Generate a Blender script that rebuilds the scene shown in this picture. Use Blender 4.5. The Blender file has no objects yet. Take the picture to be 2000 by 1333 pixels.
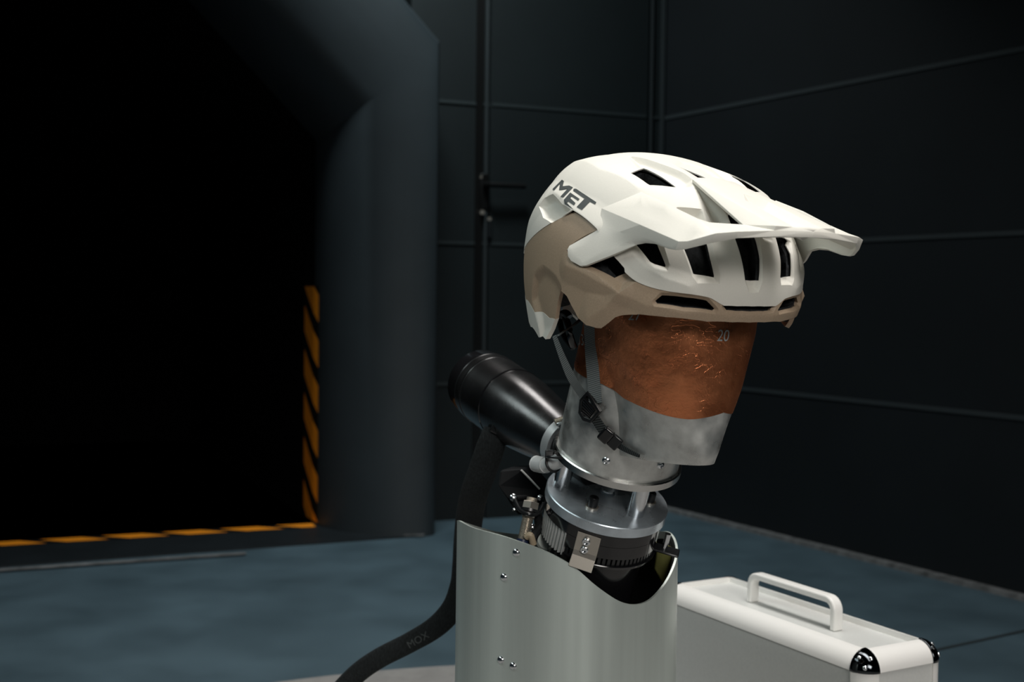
import bpy, bmesh, math, random
import numpy as np
from mathutils import Vector, Matrix
from mathutils.bvhtree import BVHTree
from mathutils.geometry import delaunay_2d_cdt
random.seed(3)
S = bpy.context.scene
COL = S.collection
R = math.radians

# ------------------------------------------------------------------ camera
FPX, CH, PIT, ROL = 2350.0, 0.70, R(2.05), R(0.7)
cam_d = bpy.data.cameras.new('camera'); cam = bpy.data.objects.new('camera', cam_d); COL.objects.link(cam)
cam_d.sensor_width = 36.0; cam_d.lens = FPX / 2000 * 36
cam_d.clip_start = 0.05; cam_d.clip_end = 60
cam_d.dof.use_dof = True; cam_d.dof.focus_distance = 0.98; cam_d.dof.aperture_fstop = 9.0
cam.matrix_world = Matrix.Translation((0, 0, CH)) @ Matrix.Rotation(math.pi/2 - PIT, 4, 'X') @ Matrix.Rotation(ROL, 4, 'Z')
S.camera = cam
# ------------------------------------------------------------------ exposure, world, lights
S.view_settings.view_transform = 'Standard'; S.view_settings.look = 'None'
S.view_settings.exposure = 0.24; S.view_settings.gamma = 1.0; S.view_settings.use_curve_mapping = False
W = bpy.data.worlds.new('world'); S.world = W; W.use_nodes = True
W.node_tree.nodes['Background'].inputs[0].default_value = (0.006, 0.010, 0.013, 1)
W.node_tree.nodes['Background'].inputs[1].default_value = 1.0
def area(name, loc, target, sx, sy, power, color, spread=180, along=(0, 1, 0)):
    d = bpy.data.lights.new(name, 'AREA'); d.shape = 'RECTANGLE'; d.size = sx; d.size_y = sy
    d.energy = power; d.color = color; d.spread = R(spread)
    o = bpy.data.objects.new(name, d); COL.objects.link(o)
    z = (Vector(loc)-Vector(target)).normalized(); y = Vector(along); y = (y-z*y.dot(z)).normalized(); x = y.cross(z)
    m = Matrix((x, y, z)).transposed().to_4x4(); m.translation = Vector(loc); o.matrix_world = m
    return o
AL = (-.47, .88, 0)
area('ceiling_lamp', (0.62, 0.80, 2.45), (0.14, 1.0, 0.7), 0.5, 2.0, 9.5, (1.0, 0.965, 0.925), 115, AL)
area('ceiling_lamp', (0.26, 1.40, 2.45), (0.14, 1.0, 0.7), 0.4, 2.2, 7.5, (1.0, 0.96, 0.92), 115, AL)
area('side_lamp', (-1.25, 0.75, 2.05), (0.1, 1.05, 0.6), 0.45, 2.0, 4.4, (0.88, 1.0, 0.985), 120, AL)
area('front_lamp', (0.75, -1.7, 1.75), (0.12, 1.0, 0.55), 1.6, 0.8, 1.5, (1.0, 0.96, 0.91), 30)
area('wall_lamp', (-0.24, 2.98, 2.50), (-0.30, 3.50, 1.4), 0.4, 0.3, 9.0, (0.86, 0.98, 1.0), 120)
# ------------------------------------------------------------------ projection helpers (camera geometry)
CAM = np.array([0, 0, CH])
def ray(px, py):
    x = (px-1000)/FPX; y = -(py-666.5)/FPX
    xr = x*math.cos(ROL)-y*math.sin(ROL); yr = x*math.sin(ROL)+y*math.cos(ROL)
    return np.array([xr, math.cos(PIT)+yr*math.sin(PIT), -math.sin(PIT)+yr*math.cos(PIT)])
def floor_pt(px, py, z=0.0):
    d = ray(px, py); return CAM + d*((z-CH)/d[2])
def dep(px, py, y):
    d = ray(px, py); return CAM + d*(y/d[1])
# ------------------------------------------------------------------ head frame K: U forward, V near side, W up (tilted)
TH = R(62); FV = np.array([math.cos(TH), -math.sin(TH), 0]); LV = np.array([-math.sin(TH), -math.cos(TH), 0])
CK = np.array([0.12646661, 1.0, 0.74075404])
QA, QAR, QB, QCU, QCD, QN, QM, QU0, QW0, QPH = 0.1194, 0.1396, 0.1069, 0.0939, 0.1766, 2.1007, 2.2273, -0.00389, -0.01977, 0.38375
CPH, SPH = math.cos(QPH), math.sin(QPH)
def K(p):
    p = np.asarray(p, float); U, V, Wd = p[..., 0], p[..., 1], p[..., 2]
    u = U*CPH+Wd*SPH+QU0; w = -U*SPH+Wd*CPH+QW0
    return CK + u[..., None]*FV + V[..., None]*LV + w[..., None]*np.array([0, 0, 1.0])
def Kdir(d): return K(np.asarray(d, float)) - K(np.zeros(3))
def toK(p):
    d = np.asarray(p, float)-CK; u = d@FV-QU0; v = d@LV; w = d[..., 2]-QW0
    return np.stack([u*CPH-w*SPH, v, u*SPH+w*CPH], -1)
def sm(a, b, x):
    t = np.clip((x-a)/(b-a), 0, 1); return t*t*(3-2*t)
def G(p, off=0.0):
    U, V, Wd = p[..., 0], p[..., 1], p[..., 2]
    fac = 1-0.13*sm(0, 0.12, -Wd)*sm(0.05, -0.05, U)
    h = ((np.abs(U/fac/np.where(U > 0, QA+off, QAR+off)))**QN+np.abs(V/fac/(QB+off))**QN)**(1/QN)
    return (h**QM+np.abs(Wd/np.where(Wd > 0, QCU+off, QCD+off))**QM)**(1/QM)
KO = toK(CAM)
def Kray(px, py):
    return toK(CAM+ray(px, py))-KO
def cast(px, py, off=0.0):
    d = Kray(px, py); t = np.linspace(.7, 1.3, 2401)[:, None]
    P = KO+t*d; g = G(P, off); i = int(np.argmax(g < 1))
    if g[i] >= 1: i = int(g.argmin())
    return P[i]
def atv(px, py, v):
    d = Kray(px, py); return KO+d*((v-KO[1])/d[1])
def dom(p):
    U, V, Wd = p
    a = QA if U > 0 else QAR
    fac = float(1-0.13*sm(0, 0.12, -Wd)*sm(0.05, -0.05, U))
    x, y = U/a/fac, V/QB/fac; h = math.hypot(x, y)
    rho = math.atan2(h, Wd/(QCU if Wd > 0 else QCD)); ph = math.atan2(y, x)
    return (rho*math.cos(ph), rho*math.sin(ph))
def surf(XY, off=0.0):
    XY = np.asarray(XY, float); rho = np.hypot(XY[:, 0], XY[:, 1]); ph = np.arctan2(XY[:, 1], XY[:, 0])
    cw = np.cos(rho); dirs = np.stack([np.where(np.cos(ph) > 0, QA, QAR)*np.sin(rho)*np.cos(ph), QB*np.sin(rho)*np.sin(ph), np.where(cw > 0, QCU, QCD)*cw], 1)
    lo = np.full(len(XY), .3); hi = np.full(len(XY), 2.0)
    for _ in range(40):
        m = (lo+hi)/2; g = G(dirs*m[:, None], off); lo = np.where(g < 1, m, lo); hi = np.where(g < 1, hi, m)
    return dirs*lo[:, None]
def D(px, py): 
    p = cast(px, py); return dom((p[0], max(p[1], 0.0), p[2]))
def DL(U, V, Wd): return dom((U, V, Wd))

# ------------------------------------------------------------------ mesh helpers
def link(o, parent=None):
    COL.objects.link(o)
    if parent: o.parent = parent
    return o
def root(name, loc, label, cat, group=None):
    o = bpy.data.objects.new(name, None); o.location = loc; o.empty_display_size = .02; COL.objects.link(o)
    o['label'] = label; o['category'] = cat
    if group: o['group'] = group
    return o
def wloc(o):
    v = Vector((0, 0, 0))
    while o: v += o.location; o = o.parent
    return v
class MB:
    def __init__(s): s.v = []; s.f = []
    def add(s, vs, fs):
        n = len(s.v); s.v += [tuple(map(float, p)) for p in vs]; s.f += [tuple(i+n for i in q) for q in fs]
        return s
    def frame(s, d):
        d = np.asarray(d, float); d = d/np.linalg.norm(d)
        a = np.array([0, 0, 1.0]) if abs(d[2]) < .9 else np.array([1.0, 0, 0])
        x = np.cross(a, d); x /= np.linalg.norm(x); return x, np.cross(d, x), d
    def lathe(s, p0, axis, prof, n=48, a0=0, a1=2*math.pi, xdir=None):
        p0 = np.asarray(p0, float); x, y, d = s.frame(axis)
        if xdir is not None:
            x = np.asarray(xdir, float); x = x-d*(x@d); x /= np.linalg.norm(x); y = np.cross(d, x)
        full = abs(a1-a0-2*math.pi) < 1e-6; m = n if full else n+1
        vs = []; fs = []
        for (h, r) in prof:
            for i in range(m):
                a = a0+(a1-a0)*i/n; vs.append(p0+d*h+r*(x*math.cos(a)+y*math.sin(a)))
        for j in range(len(prof)-1):
            for i in range(n):
                k = (i+1) % m; fs.append((j*m+i, j*m+k, (j+1)*m+k, (j+1)*m+i))
        if full:
            fs.append(tuple(range(m-1, -1, -1))); fs.append(tuple((len(prof)-1)*m+i for i in range(m)))
        return s.add(vs, fs)
    def cyl(s, p0, p1, r, n=24, r1=None, ch=0.0):
        p0, p1 = np.asarray(p0, float), np.asarray(p1, float); L = np.linalg.norm(p1-p0); r1 = r if r1 is None else r1
        pr = [(0, r-ch), (ch, r), (L-ch, r1), (L, r1-ch)] if ch else [(0, r), (L, r1)]
        return s.lathe(p0, p1-p0, pr, n)
    def box(s, c, ax, hx, hy, hz):
        c = np.asarray(c, float); X, Y, Z = [np.asarray(a, float)/np.linalg.norm(a) for a in ax]
        vs = [c+X*hx*i+Y*hy*j+Z*hz*k for k in (-1, 1) for j in (-1, 1) for i in (-1, 1)]
        return s.add(vs, [(0, 2, 3, 1), (4, 5, 7, 6), (0, 1, 5, 4), (2, 6, 7, 3), (0, 4, 6, 2), (1, 3, 7, 5)])
    def sweep(s, path, sec, ups, scale=None, caps=True):
        """sec: list of (a,b) in the (side, up) plane; ups: up vector per path point"""
        P = [np.asarray(p, float) for p in path]; n = len(P); m = len(sec); vs = []
        for i in range(n):
            t = P[min(i+1, n-1)]-P[max(i-1, 0)]; t /= np.linalg.norm(t)
            u = np.asarray(ups[i] if isinstance(ups, list) else ups, float); sd = np.cross(t, u); sd /= np.linalg.norm(sd); u = np.cross(sd, t)
            k = 1 if scale is None else scale[i]
            vs += [P[i]+sd*a*k+u*b*k for a, b in sec]
        fs = [(i*m+j, i*m+(j+1) % m, (i+1)*m+(j+1) % m, (i+1)*m+j) for i in range(n-1) for j in range(m)]
        if caps: fs += [tuple(range(m-1, -1, -1)), tuple((n-1)*m+j for j in range(m))]
        return s.add(vs, fs)
    def tube(s, path, r, n=12, scale=None, flat=1.0, ups=(0, 0, 1)):
        return s.sweep(path, [(r*math.cos(2*math.pi*i/n), r*flat*math.sin(2*math.pi*i/n)) for i in range(n)], ups, scale)
    def ribbon(s, path, w, th, ups):
        return s.sweep(path, [(-w/2, -th/2), (w/2, -th/2), (w/2, th/2), (-w/2, th/2)], ups)
    def build(s, name, mat, parent=None, smooth=32, bevel=0, segs=2, kind=None, label=None, uv=None, recalc=True, bang=30):
        me = bpy.data.meshes.new(name); off = wloc(parent) if parent else Vector((0, 0, 0))
        me.from_pydata([tuple(Vector(p)-off) for p in s.v], [], s.f); me.update()
        bm = bmesh.new(); bm.from_mesh(me)
        if recalc: bmesh.ops.recalc_face_normals(bm, faces=bm.faces)
        bm.to_mesh(me); bm.free()
        if uv is not None:
            ul = me.uv_layers.new(name='UVMap')
            for lp in me.loops: ul.data[lp.index].uv = uv[lp.vertex_index]
        if smooth:
            for p in me.polygons: p.use_smooth = True
            me.set_sharp_from_angle(angle=R(smooth))
        me.materials.append(mat)
        o = bpy.data.objects.new(name, me); link(o, parent)
        if bevel:
            b = o.modifiers.new('bevel', 'BEVEL'); b.width = bevel; b.segments = segs; b.limit_method = 'ANGLE'; b.angle_limit = R(bang)
        if kind: o['kind'] = kind
        if label: o['label'] = label
        return o
def spline(pts, n=60, closed=False):
    P = np.asarray(pts, float); m = len(P); out = []
    segs = m if closed else m-1
    for i in range(segs):
        g = lambda k: P[k % m] if closed else P[min(max(k, 0), m-1)]
        a, b, c, d = g(i-1), g(i), g(i+1), g(i+2); q = max(2, n//segs)
        for j in range(q):
            t = j/q; out.append(.5*((2*b)+(c-a)*t+(2*a-5*b+4*c-d)*t*t+(3*b-a-3*c+d)*t**3))
    if not closed: out.append(P[-1])
    return [np.array(o) for o in out]

# ------------------------------------------------------------------ materials
def mat(name, color, rough=.5, metal=0.0, noise=0.0, nscale=40.0, bump=0.0, bscale=200.0, spec=.5, stretch=None, coat=0.0, aniso=0.0, rvar=0.0):
    m = bpy.data.materials.new(name); m.use_nodes = True; nt = m.node_tree; N = nt.nodes; L = nt.links
    b = N['Principled BSDF']; b.inputs['Base Color'].default_value = (*color, 1); b.inputs['Roughness'].default_value = rough
    b.inputs['Metallic'].default_value = metal; b.inputs['Specular IOR Level'].default_value = spec; b.inputs['Coat Weight'].default_value = coat
    tc = N.new('ShaderNodeTexCoord'); mp = N.new('ShaderNodeMapping'); L.new(tc.outputs['Object'], mp.inputs[0])
    if stretch: mp.inputs['Scale'].default_value = stretch
    if noise or rvar:
        n = N.new('ShaderNodeTexNoise'); n.inputs['Scale'].default_value = nscale; n.inputs['Detail'].default_value = 6; L.new(mp.outputs[0], n.inputs['Vector'])
        if noise:
            r = N.new('ShaderNodeMapRange'); r.inputs['From Min'].default_value = .3; r.inputs['From Max'].default_value = .7
            r.inputs['To Min'].default_value = 1-noise; r.inputs['To Max'].default_value = 1+noise; L.new(n.outputs['Fac'], r.inputs['Value'])
            x = N.new('ShaderNodeMix'); x.data_type = 'RGBA'; x.blend_type = 'MULTIPLY'; x.inputs['Factor'].default_value = 1
            x.inputs['A'].default_value = (*color, 1); L.new(r.outputs[0], x.inputs['B']); L.new(x.outputs['Result'], b.inputs['Base Color'])
        if rvar:
            r2 = N.new('ShaderNodeMapRange'); r2.inputs['From Min'].default_value = .3; r2.inputs['From Max'].default_value = .7
            r2.inputs['To Min'].default_value = max(.02, rough-rvar); r2.inputs['To Max'].default_value = rough+rvar; L.new(n.outputs['Fac'], r2.inputs['Value']); L.new(r2.outputs[0], b.inputs['Roughness'])
    if bump:
        n2 = N.new('ShaderNodeTexNoise'); n2.inputs['Scale'].default_value = bscale; n2.inputs['Detail'].default_value = 4; L.new(mp.outputs[0], n2.inputs['Vector'])
        bp = N.new('ShaderNodeBump'); bp.inputs['Strength'].default_value = bump; bp.inputs['Distance'].default_value = .001
        L.new(n2.outputs['Fac'], bp.inputs['Height']); L.new(bp.outputs[0], b.inputs['Normal'])
    return m
M = {}
M['white'] = mat('matte_white_shell', (.80, .78, .71), .5, noise=.015, nscale=900, bump=.08, bscale=1500, spec=.35)
M['tan'] = mat('matte_tan_shell', (.43, .325, .23), .5, noise=.07, nscale=900, bump=.15, bscale=1500, spec=.35)
M['eps'] = mat('black_foam', (.016, .018, .02), .75, noise=.6, nscale=350, bump=.6, bscale=500, spec=.3)
M['logo'] = mat('logo_ink', (.055, .065, .065), .5)
M['web'] = mat('strap_webbing', (.10, .125, .13), .8, spec=.2)
M['webdark'] = mat('strap_webbing_dark', (.035, .045, .045), .7, spec=.3)
M['plastic'] = mat('black_plastic', (.012, .013, .014), .28)
M['softblack'] = mat('black_rubber', (.012, .012, .013), .55, rvar=.1, nscale=60)
M['satin'] = mat('satin_black_metal', (.12, .12, .122), .24, .95, rvar=.06, nscale=25, bump=.05, bscale=300)
M['gloss'] = mat('gloss_black', (.008, .008, .009), .12, coat=.3)
M['chrome'] = mat('bright_steel', (.74, .76, .78), .2, 1.0)
M['alu'] = mat('turned_aluminium', (.66, .66, .64), .24, 1.0, rvar=.08, nscale=30)
M['plate'] = mat('polished_plate', (.52, .58, .63), .3, .72, noise=.3, nscale=35, rvar=.12)
M['sheet'] = mat('scuffed_sheet_metal', (.68, .685, .66), .38, .74, noise=.26, nscale=60, bump=.10, bscale=120, rvar=.16)
M['torso'] = mat('dull_aluminium_sheet', (.62, .68, .64), .42, .5, noise=.15, nscale=9, stretch=(4, 4, .12), bump=.02, bscale=400, rvar=.06)  # stretched noise paints upright streaks of reflected surroundings into the colour
M['steel'] = mat('nickel_steel', (.62, .57, .50), .36, .9)
M['teeth'] = mat('grey_pulley', (.55, .56, .55), .4, .3)
M['brass'] = mat('yellow_passivated_plate', (.30, .30, .10), .28, .8, noise=.3, nscale=40)
M['hose'] = mat('white_hose', (.62, .64, .64), .35)
M['blue'] = mat('blue_sleeve', (.01, .02, .06), .4)
M['number'] = mat('printed_number', (.36, .40, .40), .6)
M['cloth'] = mat('black_sleeve_cloth', (.014, .017, .018), .8, noise=.5, nscale=700, bump=.6, bscale=900, spec=.3, stretch=(1, 1, .4))
M['caseshell'] = mat('case_panel', (.66, .67, .65), .42, .0, noise=.03, nscale=300)
M['rail'] = mat('case_rail', (.90, .89, .86), .3, .0)
M['cap'] = mat('case_corner_chrome', (.05, .055, .06), .06, 1.0)
M['wall'] = mat('dark_wall_panel', (.0080, .0122, .0135), .62, noise=.15, nscale=3, spec=.3)
M['wall2'] = mat('dark_wall_panel_right', (.0075, .0100, .0120), .62, noise=.15, nscale=3, spec=.3)
M['seam'] = mat('wall_seam', (.026, .033, .036), .6)
M['seam2'] = mat('wall_seam_dim', (.018, .026, .028), .6)
M['floor'] = mat('blue_grey_floor', (.070, .112, .138), .55, noise=.18, nscale=5, spec=.35, bump=.05, bscale=60, rvar=.1)
M['podium'] = mat('pale_floor_plate', (.30, .29, .28), .6, noise=.1, nscale=30)
M['bell'] = mat('tunnel_coating', (.026, .034, .039), .5, noise=.1, nscale=6, spec=.45)
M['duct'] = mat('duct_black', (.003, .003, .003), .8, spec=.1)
M['sill'] = mat('sill_plate', (.012, .016, .019), .45, noise=.2, nscale=6)
M['worn'] = mat('worn_edge', (.16, .16, .16), .7, noise=.5, nscale=30)
M['doorblack'] = mat('door_fitting', (.003, .003, .003), .4)
def mat_foil():
    m = mat('copper_foil', (.56, .19, .085), .32, .86); nt = m.node_tree; N = nt.nodes; L = nt.links; b = N['Principled BSDF']
    tc = N.new('ShaderNodeTexCoord')
    def ridged(scale, dist, lo, stretch=(1, 1, 1)):
        mp = N.new('ShaderNodeMapping'); mp.inputs['Scale'].default_value = stretch; L.new(tc.outputs['Object'], mp.inputs[0])
        n = N.new('ShaderNodeTexNoise'); n.inputs['Scale'].default_value = scale; n.inputs['Detail'].default_value = 2.5; n.inputs['Distortion'].default_value = dist; L.new(mp.outputs[0], n.inputs['Vector'])
        a = N.new('ShaderNodeMath'); a.operation = 'SUBTRACT'; a.inputs[1].default_value = .5; L.new(n.outputs['Fac'], a.inputs[0])
        b_ = N.new('ShaderNodeMath'); b_.operation = 'ABSOLUTE'; L.new(a.outputs[0], b_.inputs[0])
        r = N.new('ShaderNodeMapRange'); r.interpolation_type = 'SMOOTHSTEP'; r.inputs['From Min'].default_value = 0; r.inputs['From Max'].default_value = lo; r.inputs['To Min'].default_value = 1; r.inputs['To Max'].default_value = 0
        L.new(b_.outputs[0], r.inputs['Value']); return r
    gate = N.new('ShaderNodeTexNoise'); gate.inputs['Scale'].default_value = 22; L.new(tc.outputs['Object'], gate.inputs['Vector'])
    gr = N.new('ShaderNodeMapRange'); gr.inputs['From Min'].default_value = .46; gr.inputs['From Max'].default_value = .60; L.new(gate.outputs['Fac'], gr.inputs['Value'])
    c1 = ridged(42, .1, .009, (1, 1, 1.8)); c2 = ridged(120, .1, .024, (1.8, 1.8, .6))
    su = N.new('ShaderNodeMath'); su.operation = 'MULTIPLY_ADD'; su.inputs[1].default_value = .5; L.new(c2.outputs[0], su.inputs[0]); L.new(c1.outputs[0], su.inputs[2])
    mu = N.new('ShaderNodeMath'); mu.operation = 'MULTIPLY'; gs = N.new('ShaderNodeMath'); gs.operation = 'MULTIPLY'; gs.inputs[1].default_value = .5; L.new(gr.outputs[0], gs.inputs[0]); L.new(su.outputs[0], mu.inputs[0]); L.new(gs.outputs[0], mu.inputs[1])
    big = N.new('ShaderNodeTexNoise'); big.inputs['Scale'].default_value = 38; big.inputs['Detail'].default_value = 7; big.inputs['Roughness'].default_value = .6; L.new(tc.outputs['Object'], big.inputs['Vector'])
    ad = N.new('ShaderNodeMath'); ad.operation = 'MULTIPLY_ADD'; ad.inputs[1].default_value = 3.2; L.new(big.outputs['Fac'], ad.inputs[0])
    dent = N.new('ShaderNodeTexNoise'); dent.inputs['Scale'].default_value = 17; dent.inputs['Detail'].default_value = 1.5; L.new(tc.outputs['Object'], dent.inputs['Vector'])
    de = N.new('ShaderNodeMath'); de.operation = 'MULTIPLY_ADD'; de.inputs[1].default_value = 15.0; L.new(dent.outputs['Fac'], de.inputs[0]); L.new(mu.outputs[0], de.inputs[2]); L.new(de.outputs[0], ad.inputs[2])
    bp = N.new('ShaderNodeBump'); bp.inputs['Strength'].default_value = .5; bp.inputs['Distance'].default_value = .0008; L.new(ad.outputs[0], bp.inputs['Height']); L.new(bp.outputs[0], b.inputs['Normal'])
    rr = N.new('ShaderNodeMapRange'); rr.inputs['From Min'].default_value = .35; rr.inputs['From Max'].default_value = .65; rr.inputs['To Min'].default_value = .24; rr.inputs['To Max'].default_value = .42
    L.new(big.outputs['Fac'], rr.inputs['Value']); L.new(rr.outputs[0], b.inputs['Roughness'])
    cr = N.new('ShaderNodeMix'); cr.data_type = 'RGBA'; cr.inputs['A'].default_value = (.66, .165, .062, 1); cr.inputs['B'].default_value = (1.0, .40, .18, 1)
    L.new(big.outputs['Fac'], cr.inputs['Factor']); L.new(cr.outputs['Result'], b.inputs['Base Color'])
    return m
M['foil'] = mat_foil()
def mat_web(name, ca, cb, freq):
    m = mat(name, ca, .8, spec=.2); nt = m.node_tree; N = nt.nodes; L = nt.links; b = N['Principled BSDF']
    uv = N.new('ShaderNodeUVMap'); uv.uv_map = 'UVMap'; sp = N.new('ShaderNodeSeparateXYZ'); L.new(uv.outputs[0], sp.inputs[0])
    ma = N.new('ShaderNodeMath'); ma.operation = 'MULTIPLY_ADD'; ma.inputs[1].default_value = freq; L.new(sp.outputs['Y'], ma.inputs[0])
    sx = N.new('ShaderNodeMath'); sx.operation = 'MULTIPLY'; sx.inputs[1].default_value = freq*.35; L.new(sp.outputs['X'], sx.inputs[0]); L.new(sx.outputs[0], ma.inputs[2])
    si = N.new('ShaderNodeMath'); si.operation = 'SINE'; L.new(ma.outputs[0], si.inputs[0])
    r = N.new('ShaderNodeMapRange'); r.inputs['From Min'].default_value = -1; r.inputs['From Max'].default_value = 1; L.new(si.outputs[0], r.inputs['Value'])
    x = N.new('ShaderNodeMix'); x.data_type = 'RGBA'; x.inputs['A'].default_value = (*ca, 1); x.inputs['B'].default_value = (*cb, 1); L.new(r.outputs[0], x.inputs['Factor']); L.new(x.outputs['Result'], b.inputs['Base Color'])
    bp = N.new('ShaderNodeBump'); bp.inputs['Strength'].default_value = .5; bp.inputs['Distance'].default_value = .0004; L.new(r.outputs[0], bp.inputs['Height']); L.new(bp.outputs[0], b.inputs['Normal'])
    return m
M['web'] = mat_web('strap_webbing_grey', (.065, .082, .085), (.19, .22, .225), 3800)
M['webdark'] = mat_web('strap_webbing_black', (.012, .014, .015), (.06, .07, .07), 3000)
def mat_tape(name, slope, period, duty):
    m = mat(name, (.004, .004, .004), .5); nt = m.node_tree; N = nt.nodes; L = nt.links; b = N['Principled BSDF']
    uv = N.new('ShaderNodeUVMap'); uv.uv_map = 'UVMap'; sp = N.new('ShaderNodeSeparateXYZ'); L.new(uv.outputs[0], sp.inputs[0])
    ma = N.new('ShaderNodeMath'); ma.operation = 'MULTIPLY_ADD'; ma.inputs[1].default_value = slope; L.new(sp.outputs['X'], ma.inputs[0]); L.new(sp.outputs['Y'], ma.inputs[2])
    dv = N.new('ShaderNodeMath'); dv.operation = 'DIVIDE'; dv.inputs[1].default_value = period; L.new(ma.outputs[0], dv.inputs[0])
    fr = N.new('ShaderNodeMath'); fr.operation = 'FRACT'; L.new(dv.outputs[0], fr.inputs[0])
    lt = N.new('ShaderNodeMath'); lt.operation = 'LESS_THAN'; lt.inputs[1].default_value = duty; L.new(fr.outputs[0], lt.inputs[0])
    x = N.new('ShaderNodeMix'); x.data_type = 'RGBA'; x.inputs['A'].default_value = (.004, .004, .004, 1); x.inputs['B'].default_value = (1.0, .33, .015, 1); L.new(lt.outputs[0], x.inputs['Factor']); L.new(x.outputs['Result'], b.inputs['Base Color'])
    return m

# ================================================================== SETTING
P_A = floor_pt(838, 1048)                      # foot of the tunnel lip, right
NZ = floor_pt(0, 1110)-P_A; NZ[2] = 0; DN = NZ/np.linalg.norm(NZ)          # along the mouth, to the left
NB = np.array([DN[1], -DN[0], 0]); NB = NB if NB[1] > 0 else -NB            # into the wall
ZU = np.array([0, 0, 1.0])
RW0, RW1 = floor_pt(1320, 1000), floor_pt(2000, 1170); RD = (RW1-RW0)/np.linalg.norm(RW1-RW0)
CORN = floor_pt(1285, 991.5); BW0 = floor_pt(845, 1019); BD = (BW0-CORN)/np.linalg.norm(BW0-CORN)
BN = np.array([BD[1], -BD[0], 0]); BN = BN if BN[1] < 0 else -BN            # back wall normal, to the room
RN = np.array([RD[1], -RD[0], 0]); RN = RN if RN[0] < 0 else -RN
HC = 2.7
MB().box((0.2, 1.2, -.05), (np.array([1, 0, 0]), np.array([0, 1, 0]), ZU), 4.5, 4.5, .05).build('floor', M['floor'], kind='structure', smooth=0)
MB().box((0.2, 1.2, HC+.05), (np.array([1, 0, 0]), np.array([0, 1, 0]), ZU), 4.5, 4.5, .05).build('ceiling', M['wall'], kind='structure', smooth=0)
mb = MB()                                       # back wall with the tunnel opening left out (right of, and above it)
sA = float((P_A-CORN)@BD)
mb.box(CORN+BD*(sA/2-.05)-BN*.06+ZU*HC/2, (BD, BN, ZU), sA/2+.05, .06, HC/2).build('wall_back', M['wall'], kind='structure', smooth=0)
mb = MB()
mb.box(CORN+BD*(sA+.2+1.6)-BN*.06+ZU*(2.3+HC)/2, (BD, BN, ZU), 1.6, .06, (HC-2.3)/2)
mb.build('wall_left', M['wall'], kind='structure', smooth=0)
MB().box(CORN+RD*2.0-RN*.06+ZU*HC/2, (RD, RN, ZU), 2.12, .06, HC/2).build('wall_right', M['wall2'], kind='structure', smooth=0)
n_tr = 0
def trim(mb, m, nm=None):
    global n_tr
    n_tr += 1; return mb.build(nm or 'trim_%d' % n_tr, m, kind='structure', smooth=0)
for z in (.43, .87, 1.305, 1.74, 2.17):         # horizontal panel joints
    trim(MB().box(CORN+BD*(sA/2)+BN*.001+ZU*z, (BD, BN, ZU), sA/2, .003, .005), M['seam2'])
    trim(MB().box(CORN+RD*2.0+RN*.001+ZU*z, (RD, RN, ZU), 2.1, .003, .006), M['seam'])
for s, w in ((.012, .006), (.055, .004)):      # upright corner profile
    trim(MB().box(CORN+BD*s+BN*.004+ZU*HC/2, (BD, BN, ZU), w, .006, HC/2), M['seam'])
MB().box(CORN+RD*2.0+RN*.012+ZU*.006, (RD, RN, ZU), 2.1, .012, .006).build('baseboard_right', M['worn'], kind='structure', smooth=0)
a, b = floor_pt(1890, 1258), floor_pt(2000, 1234); dd = (b-a)/np.linalg.norm(b-a)
trim(MB().box((a+b)/2+dd*.3+ZU*.001, (dd, np.cross(ZU, dd), ZU), .5, .004, .001), M['seam'])
a, b = floor_pt(530, 1255), floor_pt(522, 1310); dd = (b-a)/np.linalg.norm(b-a)
# door in the back wall
def on_back(px, py, off=0.0):
    d = ray(px, py); p0 = CORN+BN*off; t = ((p0-CAM)@BN)/(d@BN); return CAM+d*t
sd = float((on_back(935, 500)-CORN)@BD)
door = MB().box(CORN+BD*(sd/2+.02)+BN*.005+ZU*1.06, (BD, BN, ZU), sd/2-.05, .006, 1.06).build('door_1', M['wall'], kind='structure', smooth=0)
trim(MB().box(CORN+BD*(sd+.004)+BN*.002+ZU*HC/2, (BD, BN, ZU), .012, .004, HC/2), M['doorblack'])
trim(MB().box(CORN+BD*(sd-.016)+BN*.012+ZU*HC/2, (BD, BN, ZU), .004, .003, HC/2), M['seam'])
for z in (.43, .87, 1.305, 1.74):
    MB().box(CORN+BD*(sd/2+.02)+BN*.012+ZU*z, (BD, BN, ZU), sd/2-.055, .002, .005).build('panel_joint', M['seam2'], door, smooth=0)
h0 = on_back(949, 360, .03); h1 = on_back(1026, 364, .05)
MB().box(on_back(946, 374, .014), (BD, BN, ZU), .014, .006, .055).build('handle_plate', M['doorblack'], door, bevel=.003)
MB().tube([on_back(949, 361, .01), on_back(949, 361, .035), on_back(956, 361, .052), h1], .009, 12).build('door_handle', M['doorblack'], door)
MB().cyl(on_back(942, 415, .01), on_back(942, 415, .022), .007, 16).build('lock_cylinder', M['steel'], door)
MB().cyl(on_back(956, 428, .01), on_back(956, 428, .022), .006, 16).build('keyhole_cover', M['steel'], door)
MB().box(on_back(956, 447, .02), (BD, BN, ZU), .005, .002, .026).build('lock_tab', M['wall2'], door)
MB().cyl(on_back(940, 346, .01), on_back(940, 346, .02), .004, 12).build('screw', M['steel'], door)

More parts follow.
